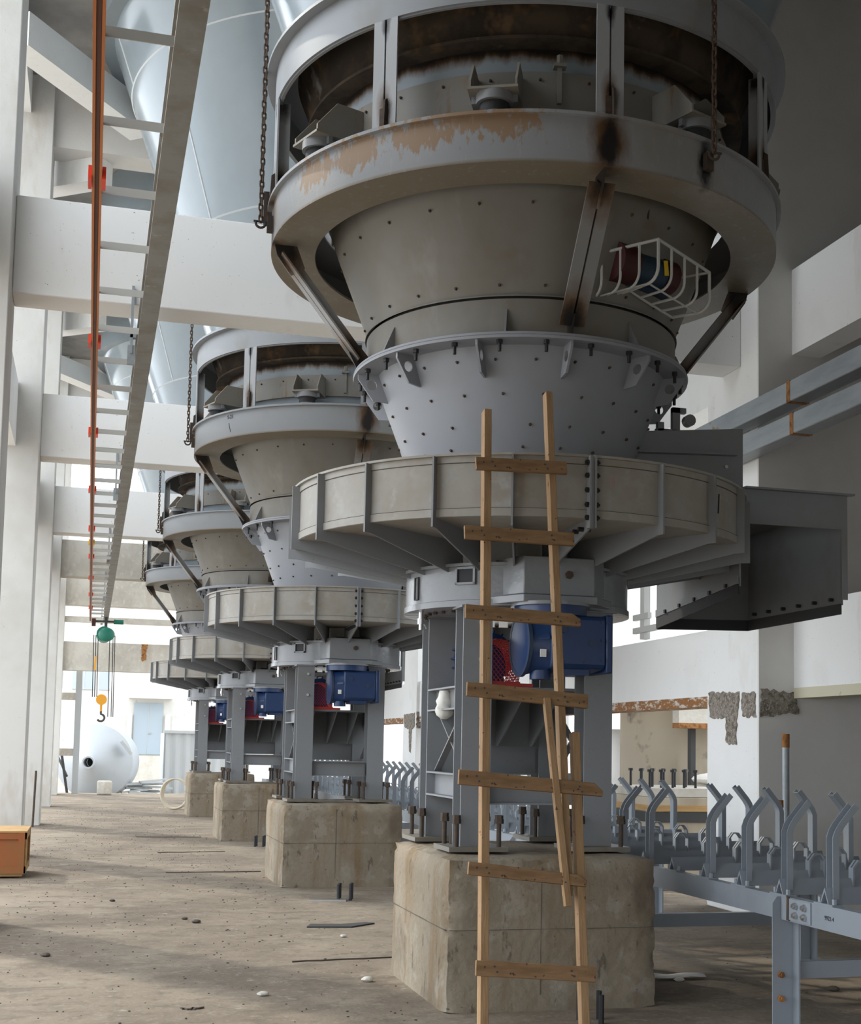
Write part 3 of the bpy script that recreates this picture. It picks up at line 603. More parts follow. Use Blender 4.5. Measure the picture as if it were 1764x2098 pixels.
    wl = MB().prism([(cx0, cy0, 2.86), (cx0, cy0, 3.16), (cx0, cy1, 3.16), (cx0, cy1, 2.74)], (.012, 0, 0)).build('chute_wall', 'paint_grey', t, O)
    MB().prism([(cx1, cy0, 2.76), (cx1, cy0, 3.58), (cx1, cy1, 3.5), (cx1, cy1, 2.76)], (.012, 0, 0)).build('chute_wall', 'paint_shaded_inside', t, O)
    MB().prism([(cx0, cy1, 2.74), (cx1, cy1, 2.76), (cx1, cy1, 3.5), (cx0, cy1, 3.5)], (0, .012, 0)).build('chute_wall', 'paint_shaded_inside', t, O)
    MB().box(cx0+.25, cx1, cy0, cy1, 3.5, 3.51).build('chute_roof', 'paint_shaded_inside', t, O)
    rs = MB()
    rs.prism([(cx0-.01, cy0, 2.80), (cx0-.01, cy0, 2.875), (cx0-.01, cy1, 2.76), (cx0-.01, cy1, 2.665)], (.01, 0, 0))
    rs.prism([(cx1-.01, cy0, 2.69), (cx1-.01, cy0, 2.77), (cx1-.01, cy1, 2.77), (cx1-.01, cy1, 2.68)], (.01, 0, 0))
    rs.prism([(cx0, cy1-.01, 2.66), (cx1, cy1-.01, 2.68), (cx1, cy1-.01, 2.77), (cx0, cy1-.01, 2.75)], (0, .01, 0))
    rs.build('rubber_skirt', 'rubber', t, O)
    cl = MB().prism([(cx0-.016, cy0, 2.88), (cx0-.016, cy0, 2.94), (cx0-.016, cy1, 2.82), (cx0-.016, cy1, 2.76)], (.01, 0, 0)).build('clamp_strip', 'paint_grey', wl, O)
    cb = MB()
    for k in range(5):
        y_ = cy0+.18+k*.27; z_ = 2.895-.12*(y_-cy0)/(cy1-cy0); cb.box(cx0-.03, cx0-.014, y_-.014, y_+.014, z_-.014, z_+.014)
    for k in range(6):
        y_ = cy0+.12+k*.24; cb.cyl((cx1-.035, y_, 2.81), (cx1, y_, 2.81), .014, n=6)
    stuff(cb.build('chute_bolts', 'black_steel', wl, O))
    # guide plate on the cover
    gp = MB().prism([(3.70-X0, 8.80-Y0, 3.40), (4.61-X0, 8.80-Y0, 3.40), (4.61-X0, 8.80-Y0, 4.05), (3.77-X0, 8.80-Y0, 3.965)], (0, .012, 0)).build('guide_plate', 'paint_grey', t, O)
    MB().bar((3.66-X0, 8.77-Y0, 3.80), (4.54-X0, 8.77-Y0, 3.84), .06, .012).build('plate_rib', 'paint_grey', gp, O)
    MB().cyl((4.47-X0, 8.80-Y0, 3.75), (4.47-X0, 8.785-Y0, 3.75), .014, n=6).build('plate_bolt', 'bright_steel', gp, O)
    MB().prism([(3.70-X0, 8.80-Y0, 3.44), (3.70-X0, 9.9-Y0, 3.44), (3.70-X0, 9.9-Y0, 3.98), (3.75-X0, 8.80-Y0, 3.96)], (.012, 0, 0)).build('guide_plate', 'paint_grey', t, O)
    lv = MB().box(4.13-X0, 4.19-X0, 8.99-Y0, 9.03-Y0, 3.95, 4.22).box(4.13-X0, 4.24-X0, 8.99-Y0, 9.03-Y0, 4.18, 4.22).cyl((4.27-X0, 8.98-Y0, 4.13), (4.27-X0, 9.04-Y0, 4.13), .045, n=16).box(4.0-X0, 4.30-X0, 8.99-Y0, 9.03-Y0, 4.0, 4.05).box(4.01-X0, 4.06-X0, 8.99-Y0, 9.03-Y0, 4.0, 4.10)
    lv.build('adjusting_lever', 'paint_grey', gp, O)
    return t

hop, ring0 = make_hopper()
fed = make_feeder()
hops = [hop]+[copy_tree(hop) for k in range(3)]; feds = [fed]+[copy_tree(fed) for k in range(3)]
for k in range(4):
    hops[k].location = (X0, Y0+k*D, ZR); feds[k].location = (X0, Y0+k*D, ZF)
    tag(hops[k], 'grey steel vibrating hopper with scorched ring beam, '+['nearest and largest', 'second from the viewer', 'third from the viewer', 'smallest and farthest'][k], 'hopper', 'vibrating hoppers in a row')
    tag(feds[k], 'grey disc feeder on steel legs with blue gear reducer, '+['nearest, behind the wooden ladder', 'second from the viewer', 'third from the viewer', 'smallest and farthest'][k], 'feeder', 'disc feeders in a row')
rm = ring0.data.copy(); rm.materials.clear(); rm.materials.append(MATS['ring_paint_rusty']); ring0.data = rm
# extras that only the nearest machine shows
O = (0, 0, ZR)
def rel(x, y, z): return (x-X0, y-Y0, z)
cg = MB(); r_ = .0085
def cage_loop(x, ya, yb_, zt, zb, rr=.10):
    pts = [(x, yb_, zt), (x, ya, zt)]
    for k in range(1, 7): pass
    return pts
# guard cage: top rail, bottom rail, bent bars; built in world metres near the cone's front right
tl = [(3.02, 7.98, 4.88), (3.44, 7.72, 4.96), (3.95, 8.02, 4.90)]
def bent(x, y, zt=None, w=.09):
    P = []
    zt = zt or 4.9
    n_ = Vector((x-X0, y-Y0, 0)).normalized()
    P.append(Vector((x, y, zt)))
    P.append(Vector((x, y, zt-.18)))
    for k in range(1, 6):
        a_ = k/5*PI/2; P.append(Vector((x, y, zt-.18))-n_*w*(1-math.cos(a_))-Vector((0, 0, w*math.sin(a_))))
    P.append(P[-1]-n_*.18)
    return P
railpts = []
for (xa, ya, za), (xb, yb_, zb) in zip(tl[:-1], tl[1:]):
    for k in range(4): railpts.append((xa+(xb-xa)*k/4, ya+(yb_-ya)*k/4, za+(zb-za)*k/4))
railpts.append(tl[-1])
cg.tube([rel(*p) for p in railpts], .011, 8)
lowpts = []
for i, p in enumerate(railpts):
    P = bent(*p)
    cg.tube([rel(*q) for q in P], .011 if i in (0, 4, 8) else .009, 6)
    lowpts.append(P[-1])
cg.tube([rel(*q) for q in lowpts], .009, 6)
cg.tube([rel(*bent(*p)[-2]) for p in railpts], .007, 6)
for i in (0, 8):
    p = Vector(railpts[i]); n_ = Vector((p.x-X0, p.y-Y0, 0)).normalized(); cg.tube([rel(*p), rel(*(p-n_*.22))], .009, 6)
cg.build('guard_cage', 'cage_paint', hop, O)
vm = MB().cyl(rel(3.34, 7.98, 4.86), rel(3.60, 8.08, 4.86), .105, n=24).build('vibrator_motor', 'motor_blue', hop, O)
MB().cyl(rel(3.20, 7.925, 4.86), rel(3.345, 7.98, 4.86), .13, n=24).build('motor_end_cover', 'maroon', vm, O)
MB().cyl(rel(3.60, 8.08, 4.86), rel(3.70, 8.12, 4.86), .115, n=24).build('motor_end_cover', 'maroon', vm, O)
MB().bar(rel(3.30, 8.05, 4.75), rel(3.66, 8.19, 4.75), .16, .05).bar(rel(3.40, 8.12, 4.62), rel(3.40, 8.12, 4.76), .05, .05).build('motor_foot', 'motor_blue', vm, O)
MB().bar(rel(3.61, 7.965, 4.82), rel(3.60, 7.96, 4.92), .03, .006, up=(0, 1, 0)).build('yellow_tag', 'yellow_tag', vm, O)
MB().bar(rel(3.27, 8.02, 5.03), rel(3.50, 8.12, 5.03), .03, .09).build('mounting_plate', 'paint_shaded_inside', vm, O)
MB().tube([rel(3.47, 8.02, 4.97), rel(3.45, 7.98, 5.05), rel(3.42, 7.85, 5.16), rel(3.42, 7.82, 5.3)], .009, 8).build('power_cable', 'cable', vm, O)
# pink chalk strokes on the nearest disc, pen strokes on the second ring
s = MB(); [s.prism([polar(1.6095, -87.3+d, 3.255), polar(1.6095, -87.22+d, 3.255), polar(1.6095, -87.22+d, 3.325), polar(1.6095, -87.3+d, 3.325)], polar(.001, -87, 0)) for d in (0, 1.0)]
s.build('chalk_mark', 'pink_mark', fed, (0, 0, ZF))
s = MB().tube([polar(1.609, -53.4, 3.20), polar(1.609, -53.0, 3.33)], .004, 4); s.build('pen_mark', 'ink', fed, (0, 0, ZF))
s = MB().tube([polar(1.84, -146, 5.43-.08), polar(1.84, -145.6, 5.30), polar(1.84, -145, 5.24)], .003, 4).build('pen_mark', 'ink', hops[1], O)
def text_mesh(txt, size, m, name):
    cu = bpy.data.curves.new(name, 'FONT'); cu.body = txt; cu.size = size; cu.extrude = .0005
    o = bpy.data.objects.new(name, cu); COL.objects.link(o)
    me = bpy.data.meshes.new_from_object(o.evaluated_get(bpy.context.evaluated_depsgraph_get()))
    bpy.data.objects.remove(o); bpy.data.curves.remove(cu); me.materials.clear(); me.materials.append(MATS[m]); return me
tm = text_mesh('S-25', .06, 'ink', 'pen_mark')
a_ = math.radians(-147); o = put(tm, 'pen_mark', hops[1], loc=(1.842*math.cos(a_), 1.842*math.sin(a_), 5.40-ZR), rot=(PI/2, 0, a_+PI/2))

# ================================================================== pedestals
def make_pedestal(seed):
    x0, x1, y0, y1, z1 = 2.188-X0, 3.613-X0, 8.056-Y0, 9.62-Y0, .955
    bm = bmesh.new(); n = 26
    me = bpy.data.meshes.new('concrete_pedestal')
    vs = {}; fs = []
    def vid(i, j, k):
        key = (i, j, k)
        if key not in vs:
            p = Vector((x0+(x1-x0)*i/n, y0+(y1-y0)*j/n, z1*k/n))
            # chip the edges, most of all the top ones
            ex = min(p.x-x0, x1-p.x); ey = min(p.y-y0, y1-p.y); ez = z1-p.z
            q = noise.noise(Vector((p.x*6+seed, p.y*6, p.z*6)))*.5+noise.noise(Vector((p.x*17, p.y*17+seed, p.z*17)))*.5
            e = sorted((ex, ey, ez))
            near = max(0, 1-(e[0]+e[1])/.09)
            c = Vector(((x0+x1)/2, (y0+y1)/2, z1/2)); d = (c-p).normalized()
            p = p+d*near*(.022+.055*max(0, q))*(1.5 if ez < .12 else 1)
            p += Vector((noise.noise(p*4+Vector((seed, 0, 0))), noise.noise(p*4+Vector((0, seed, 0))), 0))*.006
            if k == n: p.z += q*.012
            vs[key] = bm.verts.new(p)
        return vs[key]
    for a in range(n):
        for b in range(n):
            for q in ((vid(a, b, n), vid(a+1, b, n), vid(a+1, b+1, n), vid(a, b+1, n)), (vid(a, 0, b), vid(a+1, 0, b), vid(a+1, 0, b+1), vid(a, 0, b+1)), (vid(a, n, b), vid(a, n, b+1), vid(a+1, n, b+1), vid(a+1, n, b)),
                      (vid(0, a, b), vid(0, a, b+1), vid(0, a+1, b+1), vid(0, a+1, b)), (vid(n, a, b), vid(n, a+1, b), vid(n, a+1, b+1), vid(n, a, b+1))):
                bm.faces.new(q)
    bmesh.ops.recalc_face_normals(bm, faces=bm.faces)
    bm.to_mesh(me); bm.free()
    me.materials.append(MATS['pedestal']); me.polygons.foreach_set('use_smooth', [True]*len(me.polygons)); me.set_sharp_from_angle(angle=math.radians(40))
    return me
for k in range(4):
    o = put(make_pedestal(k*13.7+2), 'concrete_pedestal', None, (X0, Y0+k*D, 0))
    tag(o, 'rough stained concrete block under the '+['nearest feeder, behind the ladder', 'second feeder', 'third feeder', 'farthest feeder'][k], 'pedestal', 'concrete machine pedestals')
    # form joint lines, standing as fine ridges
    x0, x1, y0, y1 = 2.188-X0, 3.613-X0, 8.056-Y0, 9.62-Y0
    s = MB().box(x0+.02, x1-.02, y0-.0035, y0+.01, .506, .5095).box(x0-.0035, x0+.01, y0+.02, y1-.02, .506, .5095).box(x0+.62, x0+.623, y0-.0035, y0+.01, .1, .9)
    s.build('form_joint', 'debris', o)

# ================================================================== chains
def link_mesh():
    pts = []
    for i in range(20):
        t = 2*PI*i/20; x = .014*math.cos(t); z = .014*math.sin(t)+(.013 if math.sin(t) > 0 else -.013); pts.append((x, 0, z))
    return MB().tube(pts, .0068, 6, True).mesh('link', 'rust_chain')
LK = link_mesh()
def chain(x, y, z0, z1, label):
    t = thing('lifting_chain', label, 'chain', (x, y, z0), 'lifting chains beside the hoppers')
    n = int((z1-z0)/.0425); 
    for i in range(n): put(LK, 'link', t, (0.002*math.sin(i*2.1), 0, .05+i*.0425), (0, 0, (i % 2)*PI/2+.4))
    s = MB().tube([(.035*math.cos(a), 0, .02+.035*math.sin(a)) for a in [PI*.1-PI*1.2*k/10+PI*0 for k in range(11)]], .009, 8).cyl((-.05, 0, .03), (.05, 0, .03), .008, n=8)
    s.build('shackle', 'rusty_bolt', t)
for k, (a, zt) in enumerate(((176, 7.5), (176, 7.2), (176, 7.0), (176, 6.9))):
    x, y, _ = polar(1.92, a, 0)
    chain(X0+x, Y0+k*D+y, 5.33, zt, 'rusty hanging chain at the left of the '+ORD[k]+' hopper ring')
x, y, _ = polar(1.905, -69, 0); chain(X0+x, Y0+y, 5.36, 7.4, 'rusty hanging chain in front of the nearest hopper, upper right')

# ================================================================== monorail, conductor bar, hoist
t = thing('monorail_beam', 'long grey steel hoist beam running away under the crossbeams', 'beam', (.34, 3, 5.1)); O = (.34, 3, 5.1)
MB().box(.27, .41, 3, 39.8, 5.1, 5.118).box(.27, .41, 3, 39.8, 5.352, 5.37).box(.334, .346, 3, 39.8, 5.118, 5.352).build('steel_profile', 'rail_steel', t, O)
arm = MB().box(-.125, .30, -.026, .026, 5.235, 5.241).box(-.125, .30, -.026, -.02, 5.185, 5.241).mesh('support_arm', 'cage_paint', (0, 0, 0))
for k in range(34): put(arm, 'support_arm', t, (-O[0], 6.67-O[1]+k*1.0-1, -O[2]))
for k in range(5):
    y = YC[3]+D*k+.34
    MB().box(.22, .245, y-.06, y-.0, 5.22, 5.86).box(.22, .42, y-.06, y, 5.37, 5.40).box(.20, .27, y-.05, y-.01, 5.12, 5.3).build('hanger_bracket', 'galvanised', t, O)
t = thing('conductor_bar', 'orange insulated conductor bar beside the hoist beam', 'conductor bar', (-.09, 3, 5.14)); O = (-.09, 3, 5.14)
MB().box(-.122, -.062, 3, 40.5, 5.165, 5.20).box(-.122, -.106, 3, 40.5, 5.135, 5.165).box(-.078, -.062, 3, 40.5, 5.135, 5.165).build('bar_housing', 'orange_plastic', t, O)
MB().box(-.104, -.080, 3, 40.5, 5.145, 5.164).build('groove_shade_strip', 'orange_shade', t, O)  # strip in a darkened orange, painting the shade inside the slot
cm = MB().box(-.145, -.123, -.09, .09, 5.12, 5.20).box(-.061, -.038, -.09, .09, 5.12, 5.20).mesh('clip', 'red_plastic', O)
for i, y in enumerate((8.35, 11.9, 15.5, 19.1, 22.7, 26.2, 29.7, 33.1, 36.4)): put(cm, 'clip', t, (0, y, 0))
yc = cm.copy(); yc.materials.clear(); yc.materials.append(MATS['yellow_tag']); put(yc, 'clip', t, (0, 24.3, 0))
# hoist
t = thing('electric_hoist', 'green electric hoist with yellow hook block hanging at the far end', 'hoist', (.34, 38.6, 4.4)); O = (.34, 38.6, 4.4)
MB().cyl((.30, 38.3, 4.62), (.30, 39.1, 4.62), .21, n=24).ball((.36, 38.3, 4.60), .2, 16, 10, (1.15, .6, 1)).build('motor_body', 'hoist_green', t, O)
MB().bar((.05, 38.6, 4.99), (.62, 38.6, 4.99), .1, .05).box(.30, .38, 38.5, 38.7, 4.8, 5.1).build('trolley', 'dark_steel', t, O)
MB().box(-.05, .06, 38.5, 38.7, 4.85, 5.06).build('trolley_motor', 'maroon', t, O)
MB().cyl((.55, 38.6, 4.99), (.82, 38.6, 4.99), .07, n=12).build('trolley_gear', 'hoist_green', t, O)
cb = MB()
for x, z in ((.02, 2.85), (.08, 2.85), (.14, 2.85), (.46, 2.3), (.55, 2.3), (.60, 2.3)): MB().cyl((x+.03, 38.6, z), (x, 38.6, 4.6), .012, n=6).build('wire_rope', 'cable', t, O)
MB().cyl((.30, 38.55, 2.78), (.30, 38.65, 2.78), .15, n=20).bar((.30, 38.6, 2.7), (.30, 38.6, 2.45), .06, .06).build('hook_block', 'hook_yellow', t, O)
MB().bar((.10, 38.6, 4.0), (.08, 38.6, 3.6), .07, .05).build('hook_sling', 'hook_yellow', t, O)
MB().tube([(.30, 38.6, 2.45)]+[(.30+.10*math.sin(a), 38.6, 2.27+.1*math.cos(a)) for a in [k*.42 for k in range(0, 11)]], .03, 8).build('hook', 'dark_steel', t, O)

# ================================================================== wooden ladder
t = thing('wooden_ladder', 'rough home made wooden ladder leaning on the nearest disc feeder', 'ladder', (2.3, 6.71, 0)); O = (2.3, 6.71, 0)
LB = dict(bevel=.003)
def board(a, b, w, th, name, m='wood_rail'):
    """board with its own local axis so that the grain runs along it"""
    a, b = Vector(a), Vector(b); d = b-a; L = d.length; mb = MB()
    mb.box(-w/2, w/2, -th/2, th/2, 0, L)
    o = mb.build(name, m, t, bevel=.003)
    z = d.normalized(); x = Vector((1, 0, 0)); x = (x-z*x.dot(z)).normalized(); y = z.cross(x)
    o.matrix_local = Matrix.Translation(a-Vector(O)) @ Matrix((x, y, z)).transposed().to_4x4(); return o
board((2.032, 6.715, 0), (2.213, 7.448, 3.65), .045, .07, 'rail')
board((2.552, 6.885, .85), (2.607, 7.478, 3.80), .042, .065, 'rail')
board((2.535, 6.83, .80), (2.470, 7.04, 1.93), .038, .04, 'rail_splice')
board((2.60, 6.715, 0), (2.645, 7.05, 1.74), .046, .06, 'rail')
def rung(a, b, h, cut=0):
    a, b = Vector(a), Vector(b); d = b-a; L = d.length
    mb = MB().prism([(0, -.0125, -h/2), (L, -.0125, -h/2+cut*.3), (L+.0, -.0125, h/2-cut), (L-.05*bool(cut), -.0125, h/2), (0, -.0125, h/2)], (0, .025, 0))
    o = mb.build('rung', 'wood', t, bevel=.003)
    x = d.normalized(); yv = Vector((0, .98, -.2)); yv = (yv-x*yv.dot(x)).normalized(); z = x.cross(yv)
    o.matrix_local = Matrix.Translation(a-Vector(O)) @ Matrix((x, yv, z)).transposed().to_4x4()
    nl = MB()
    for q in (.10, L-.14): nl.cyl((q, -.0125, .012), (q, -.0165, .012), .006, n=6).cyl((q+.015, -.0125, -.015), (q+.015, -.0165, -.015), .006, n=6)
    stuff(nl.build('nail_heads', 'dark_steel', o))
for a, b, h_, c in (((2.115, 7.325, 3.30), (2.682, 7.335, 3.315), .078, 0), ((2.03, 7.24, 2.876), (2.697, 7.24, 2.872), .08, 0), ((2.018, 7.15, 2.411), (2.707, 7.145, 2.382), .082, .03), ((2.009, 7.06, 1.97), (2.72, 7.05, 1.916), .08, 0),
                    ((1.943, 6.96, 1.486), (2.776, 6.95, 1.415), .082, .04), ((1.979, 6.865, 1.005), (2.648, 6.85, .926), .07, .03), ((2.001, 6.765, .497), (2.668, 6.755, .446), .08, 0)): rung(a, b, h_, c)

# ================================================================== conveyor frame on the right
XS, XF = 4.05, 5.56
t = thing('conveyor_frame', 'grey steel belt conveyor frame with rows of bent idler brackets', 'conveyor', (XS, 6, 0)); O = (XS, 6, 0)
def lchan(x, s, name):
    MB().box(x-.005, x+.005, 5.2, 32, .655, .795).box(min(x, x+s*.06), max(x, x+s*.06), 5.2, 32, .787, .795).box(min(x, x+s*.06), max(x, x+s*.06), 5.2, 32, .655, .663).build(name, 'frame_paint', t, O)
lchan(XS, 1, 'stringer'); lchan(XF, -1, 'stringer')
ang = MB().add([(0, -.046, .80), (0, 0, .893), (0, .046, .80), (0, .038, .80), (0, 0, .872), (0, -.038, .80)]+[(XF-XS, -.046, .80), (XF-XS, 0, .893), (XF-XS, .046, .80), (XF-XS, .038, .80), (XF-XS, 0, .872), (XF-XS, -.038, .80)],
     [(0, 1, 7, 6), (1, 2, 8, 7), (2, 3, 9, 8), (3, 4, 10, 9), (4, 5, 11, 10), (5, 0, 6, 11), (0, 5, 4, 1), (1, 4, 3, 2), (6, 7, 10, 11), (7, 8, 9, 10)]).mesh('cross_angle', 'frame_paint', (0, 0, 0))
foot = MB().box(.0, .07, -.10, .10, .795, .805).cyl((.03, .075, .805), (.03, .075, .835), .015, n=6).cyl((.03, -.075, .805), (.03, -.075, .835), .015, n=6).mesh('foot_plate', 'frame_paint', (0, 0, 0))
def bracket(sign, h=.47):
    """bent channel bracket; leans inward at the top"""
    w, d, th = .036, .036, .004; mb = MB()
    path = [(0, .83), (0, 1.17), (.012, 1.20), (.035, 1.235), (.13, 1.345)]
    path = [(x*sign, z) for x, z in path]; n = len(path); ny = []
    for i in range(n):
        dx = path[min(i+1, n-1)][0]-path[max(i-1, 0)][0]; dz = path[min(i+1, n-1)][1]-path[max(i-1, 0)][1]; l = math.hypot(dx, dz); ny.append((dz/l*sign, -dx/l*sign))
    def strip(y0, y1, off0, off1):
        vs = []
        for (x, z), (nx, nz) in zip(path, ny):
            for y in (y0, y1):
                for o in (off0, off1): vs.append((x+nx*o, y, z+nz*o))
        fs = []
        for i in range(n-1):
            a, b = 4*i, 4*i+4
            fs += [(a, a+1, b+1, b), (a+1, a+3, b+3, b+1), (a+3, a+2, b+2, b+3), (a+2, a, b, b+2)]
        fs += [(0, 2, 3, 1), (4*n-4, 4*n-3, 4*n-1, 4*n-2)]
        mb.add(vs, fs)
    strip(-w, w, 0, th); strip(-w, -w+th, -d, 0); strip(w-th, w, -d, 0)
    return mb.mesh('wing_bracket', 'frame_paint', (0, 0, 0))
bn, bf = bracket(1), bracket(-1)
mid = MB().add([], [])
for s in (-1, 1):
    mid.box(s*.055-.006, s*.055+.006, -.026, .026, .84, .955)
for yq in (-.026, .007): mid.prism([(-.061, yq, .955), (-.025, yq, 1.0), (.025, yq, 1.0), (.061, yq, .955), (.05, yq, .95), (.02, yq, .99), (-.02, yq, .99), (-.05, yq, .95)], (0, .019, 0))
mm = mid.mesh('centre_bracket', 'frame_paint', (0, 0, 0))
for k in range(50):
    y = 5.74+.51*k
    put(ang, 'cross_angle', t, (0, y-O[1], 0))
    put(foot, 'foot_plate', t, (-.01, y-O[1], 0)); 
    
    if k != 6: put(bn, 'wing_bracket', t, (.07, y-O[1], 0))
    if k != 11: put(bf, 'wing_bracket', t, (XF-XS-.10, y-O[1], 0))
    put(mm, 'centre_bracket', t, (.55, y-O[1], 0)); put(mm, 'centre_bracket', t, (1.02, y-O[1], 0))
pm = MB().box(-.045, .0, -.045, -.037, 0, .80).box(-.045, -.037, -.045, .045, 0, .80).mesh('post', 'frame_paint', (0, 0, 0))
for i, y in enumerate((7.25, 9.5, 12.4, 15.3, 18.2, 21.1, 24)):
    L = MB().prism([(-.06, -.008, 0), (.085, -.008, 0), (.085, -.008, .66), (-.007, -.008, .66), (-.007, -.008, .79), (-.03, -.008, .79), (-.06, -.008, .75)], (0, .008, 0)).box(.075, .085, -.075, 0, 0, .65).build('post', 'frame_paint', t); L.location = (0, y-O[1], 0)
    L2 = MB().box(-.085, .012, -.008, 0, 0, .79).box(.002, .012, -.10, 0, 0, .79).build('post', 'frame_paint', t); L2.location = (XF-XS, y-O[1], 0)
    c_ = MB().box(0, XF-XS, -.006, .006, .30, .40).box(0, XF-XS, 0, .06, .39, .40).build('cross_member', 'frame_paint', t); c_.location = (0, y-O[1]+.01, 0)
    g_ = MB().prism([(XF-XS-.15, .004, .66), (XF-XS+.01, .004, .66), (XF-XS+.01, .004, .45), (XF-XS-.05, .004, .45), (XF-XS-.15, .004, .58)], (0, .01, 0)).build('gusset', 'frame_paint', t); g_.location = (0, y-O[1], 0)
    if i == 0:
        sp_ = MB().box(-.014, -.004, -.36, -.12, .665, .79).build('splice_plate', 'frame_paint', t); sp_.location = (0, y-O[1], 0)
        for dy in (-.30, -.20):
            for z in (.70, .755):
                b_ = MB().cyl((-.014, 0, 0), (-.03, 0, 0), .021, n=6).cyl((-.03, 0, 0), (-.042, 0, 0), .012, n=8).build('splice_bolt', 'bright_steel', sp_); b_.location = (0, dy, z)
        for z in (.19, .33):
            b_ = MB().cyl((-.01, -.008, z), (-.01, -.03, z), .02, n=6).cyl((-.01, -.03, z), (-.01, -.045, z), .012, n=8).build('rusty_bolt', 'orange_rust', L)
        wl_ = MB().prism([(-.016, -.12, .66), (-.016, -.09, .66), (-.016, -.095, .80), (-.016, -.115, .80)], (.01, 0, 0)).build('weld_scorch', 'rusty_bolt', sp_)
tm = text_mesh('9922-4', .035, 'ink', 'pen_mark')
put(tm, 'pen_mark', t, (-.0065, 6.75-O[1], .715), (PI/2, 0, -PI/2))

# ================================================================== right side bits
for i, (z0, lab) in enumerate(((4.955, 'upper galvanised square tube running along the right wall'), (4.635, 'lower galvanised square tube running along the right wall'))):
    t = thing('square_tube', lab, 'tube', (6.35, 2, z0), 'square tubes on the right wall')
    o = B(6.25, 6.45, 2.5, 11.02-i*.06, z0, z0+.2).build('tube_length', 'galvanised', t, (6.35, 2, z0), bevel=.01)
    o = B(6.25, 6.45, 11.04-i*.06, 14, z0, z0+.2).build('tube_length', 'galvanised', t, (6.35, 2, z0), bevel=.01)
    B(6.247, 6.453, 10.995-i*.06, 11.06-i*.06, z0-.004, z0+.203).build('rusty_weld', 'orange_rust', t, (6.35, 2, z0))
t = thing('galvanised_pipe', 'upright galvanised pipe with rusty cap by the cross wall', 'pipe', (6.48, 11.5, 0))
MB().cyl((6.48, 11.5, 0), (6.48, 11.5, 1.70), .034, n=20).build('pipe_length', 'galvanised', t, (6.48, 11.5, 0))
MB().cyl((6.48, 11.5, 1.70), (6.48, 11.5, 1.83), .037, n=20).build('pipe_cap', 'orange_rust', t, (6.48, 11.5, 0))
t = thing('short_pipe', 'short galvanised pipe with orange cap beside the taller pipe', 'pipe', (6.35, 11.4, 0))
MB().cyl((6.37, 11.4, 0), (6.37, 11.4, 1.13), .022, n=16).build('pipe_length', 'galvanised', t, (6.35, 11.4, 0))
MB().cyl((6.37, 11.4, 1.13), (6.37, 11.4, 1.2), .026, n=16).build('pipe_cap', 'orange_rust', t, (6.35, 11.4, 0))
t = thing('wall_bracket', 'white steel channel bracket with two rails on the white side beam', 'bracket', (6.42, 14.5, 2.98)); O = (6.42, 14.5, 2.98)
B(6.38, 6.46, 14.68, 14.80, 2.98, 4.2).build('upright', 'cage_paint', t, O)
B(6.37, 6.42, 13.22, 15.0, 3.06, 3.13).build('rail', 'cage_paint', t, O); B(6.37, 6.42, 14.55, 15.0, 3.22, 3.29).build('rail', 'cage_paint', t, O)
MB().cyl((6.395, 14.75, 3.0), (6.395, 14.75, 3.36), .012, n=6).build('bolt', 'rusty_bolt', t, O)
# annex behind the right columns
struct(B(7.9, 14, 20.6, 20.8, 0, 6).build('wall_annex', 'plaster', origin=(10, 20, 0)), 'bright white wall of the annex behind the right columns')
struct(MB().box(7.9, 8.05, 20.2, 20.6, 0, 6).box(8.6, 9.0, 20.2, 20.6, 0, 6).box(8.05, 8.6, 20.2, 20.6, 1.98, 6).build('column_annex', 'plaster', origin=(9.5, 19.5, 0)), 'white pier of the annex')
t = thing('round_tank', 'stained concrete round wall with a rusty band in the annex', 'tank', (8.0, 17.2, 0))
MB().cyl((8.15, 17.45, 0), (8.15, 17.45, 2.6), .85, n=64).build('tank_shell', 'tank_concrete', t, (8.0, 17.2, 0))
B(7.55, 9.6, 16.2, 16.4, 1.95, 2.02).build('rusty_band', 'orange_rust', t, (8.0, 17.2, 0))
B(7.55, 9.6, 16.2, 16.4, 2.02, 2.9).build('lintel', 'old_concrete', t, (8.0, 17.2, 0))
MB().box(7.82, 7.89, 16.4, 16.5, 0, 1.95).build('dark_pipe', 'dark_steel', t, (8.0, 17.2, 0))
t = thing('bolted_foundation', 'concrete foundation block with upright anchor bolts behind the white column', 'foundation', (7.6, 15.3, 0)); O = (7.6, 15.3, 0)
B(6.45, 8.2, 14.6, 16.1, 0, 1.1).build('block', 'tank_concrete', t, O, bevel=.02)
B(6.43, 8.22, 14.57, 16.13, .93, 1.0).build('timber_strip', 'crate_wood', t, O)
B(6.44, 8.21, 14.58, 16.12, .80, .92).build('dark_band', 'dark_steel', t, O)
B(6.45, 8.2, 14.6, 16.1, 1.1, 1.2).build('cap', 'old_concrete', t, O)
ab = MB().cyl((0, 0, 1.2), (0, 0, 1.42), .017, n=8).cyl((0, 0, 1.39), (0, 0, 1.42), .03, n=6).mesh('anchor_bolt', 'black_steel', (0, 0, 0))
for i in range(5):
    for y in (14.8, 15.2, 15.7): put(ab, 'anchor_bolt', t, (6.52+i*.15+(y-14.8)*.15-O[0], y-O[1], 0))
t = tag(MB().ball((7.9, 15.7, 1.29), .25, 12, 8, (1.6, 1, .35)).build('bag', 'bag_white', None, (7.9, 15.7, 1.2)), 'pale sack lying on the bolted foundation', 'bag')
t = thing('rubble_heap', 'heap of coiled rusty wire and rags beside the bolted foundation', 'heap', (9.3, 19.2, 0))
hb = MB(); rr = random.Random(3)
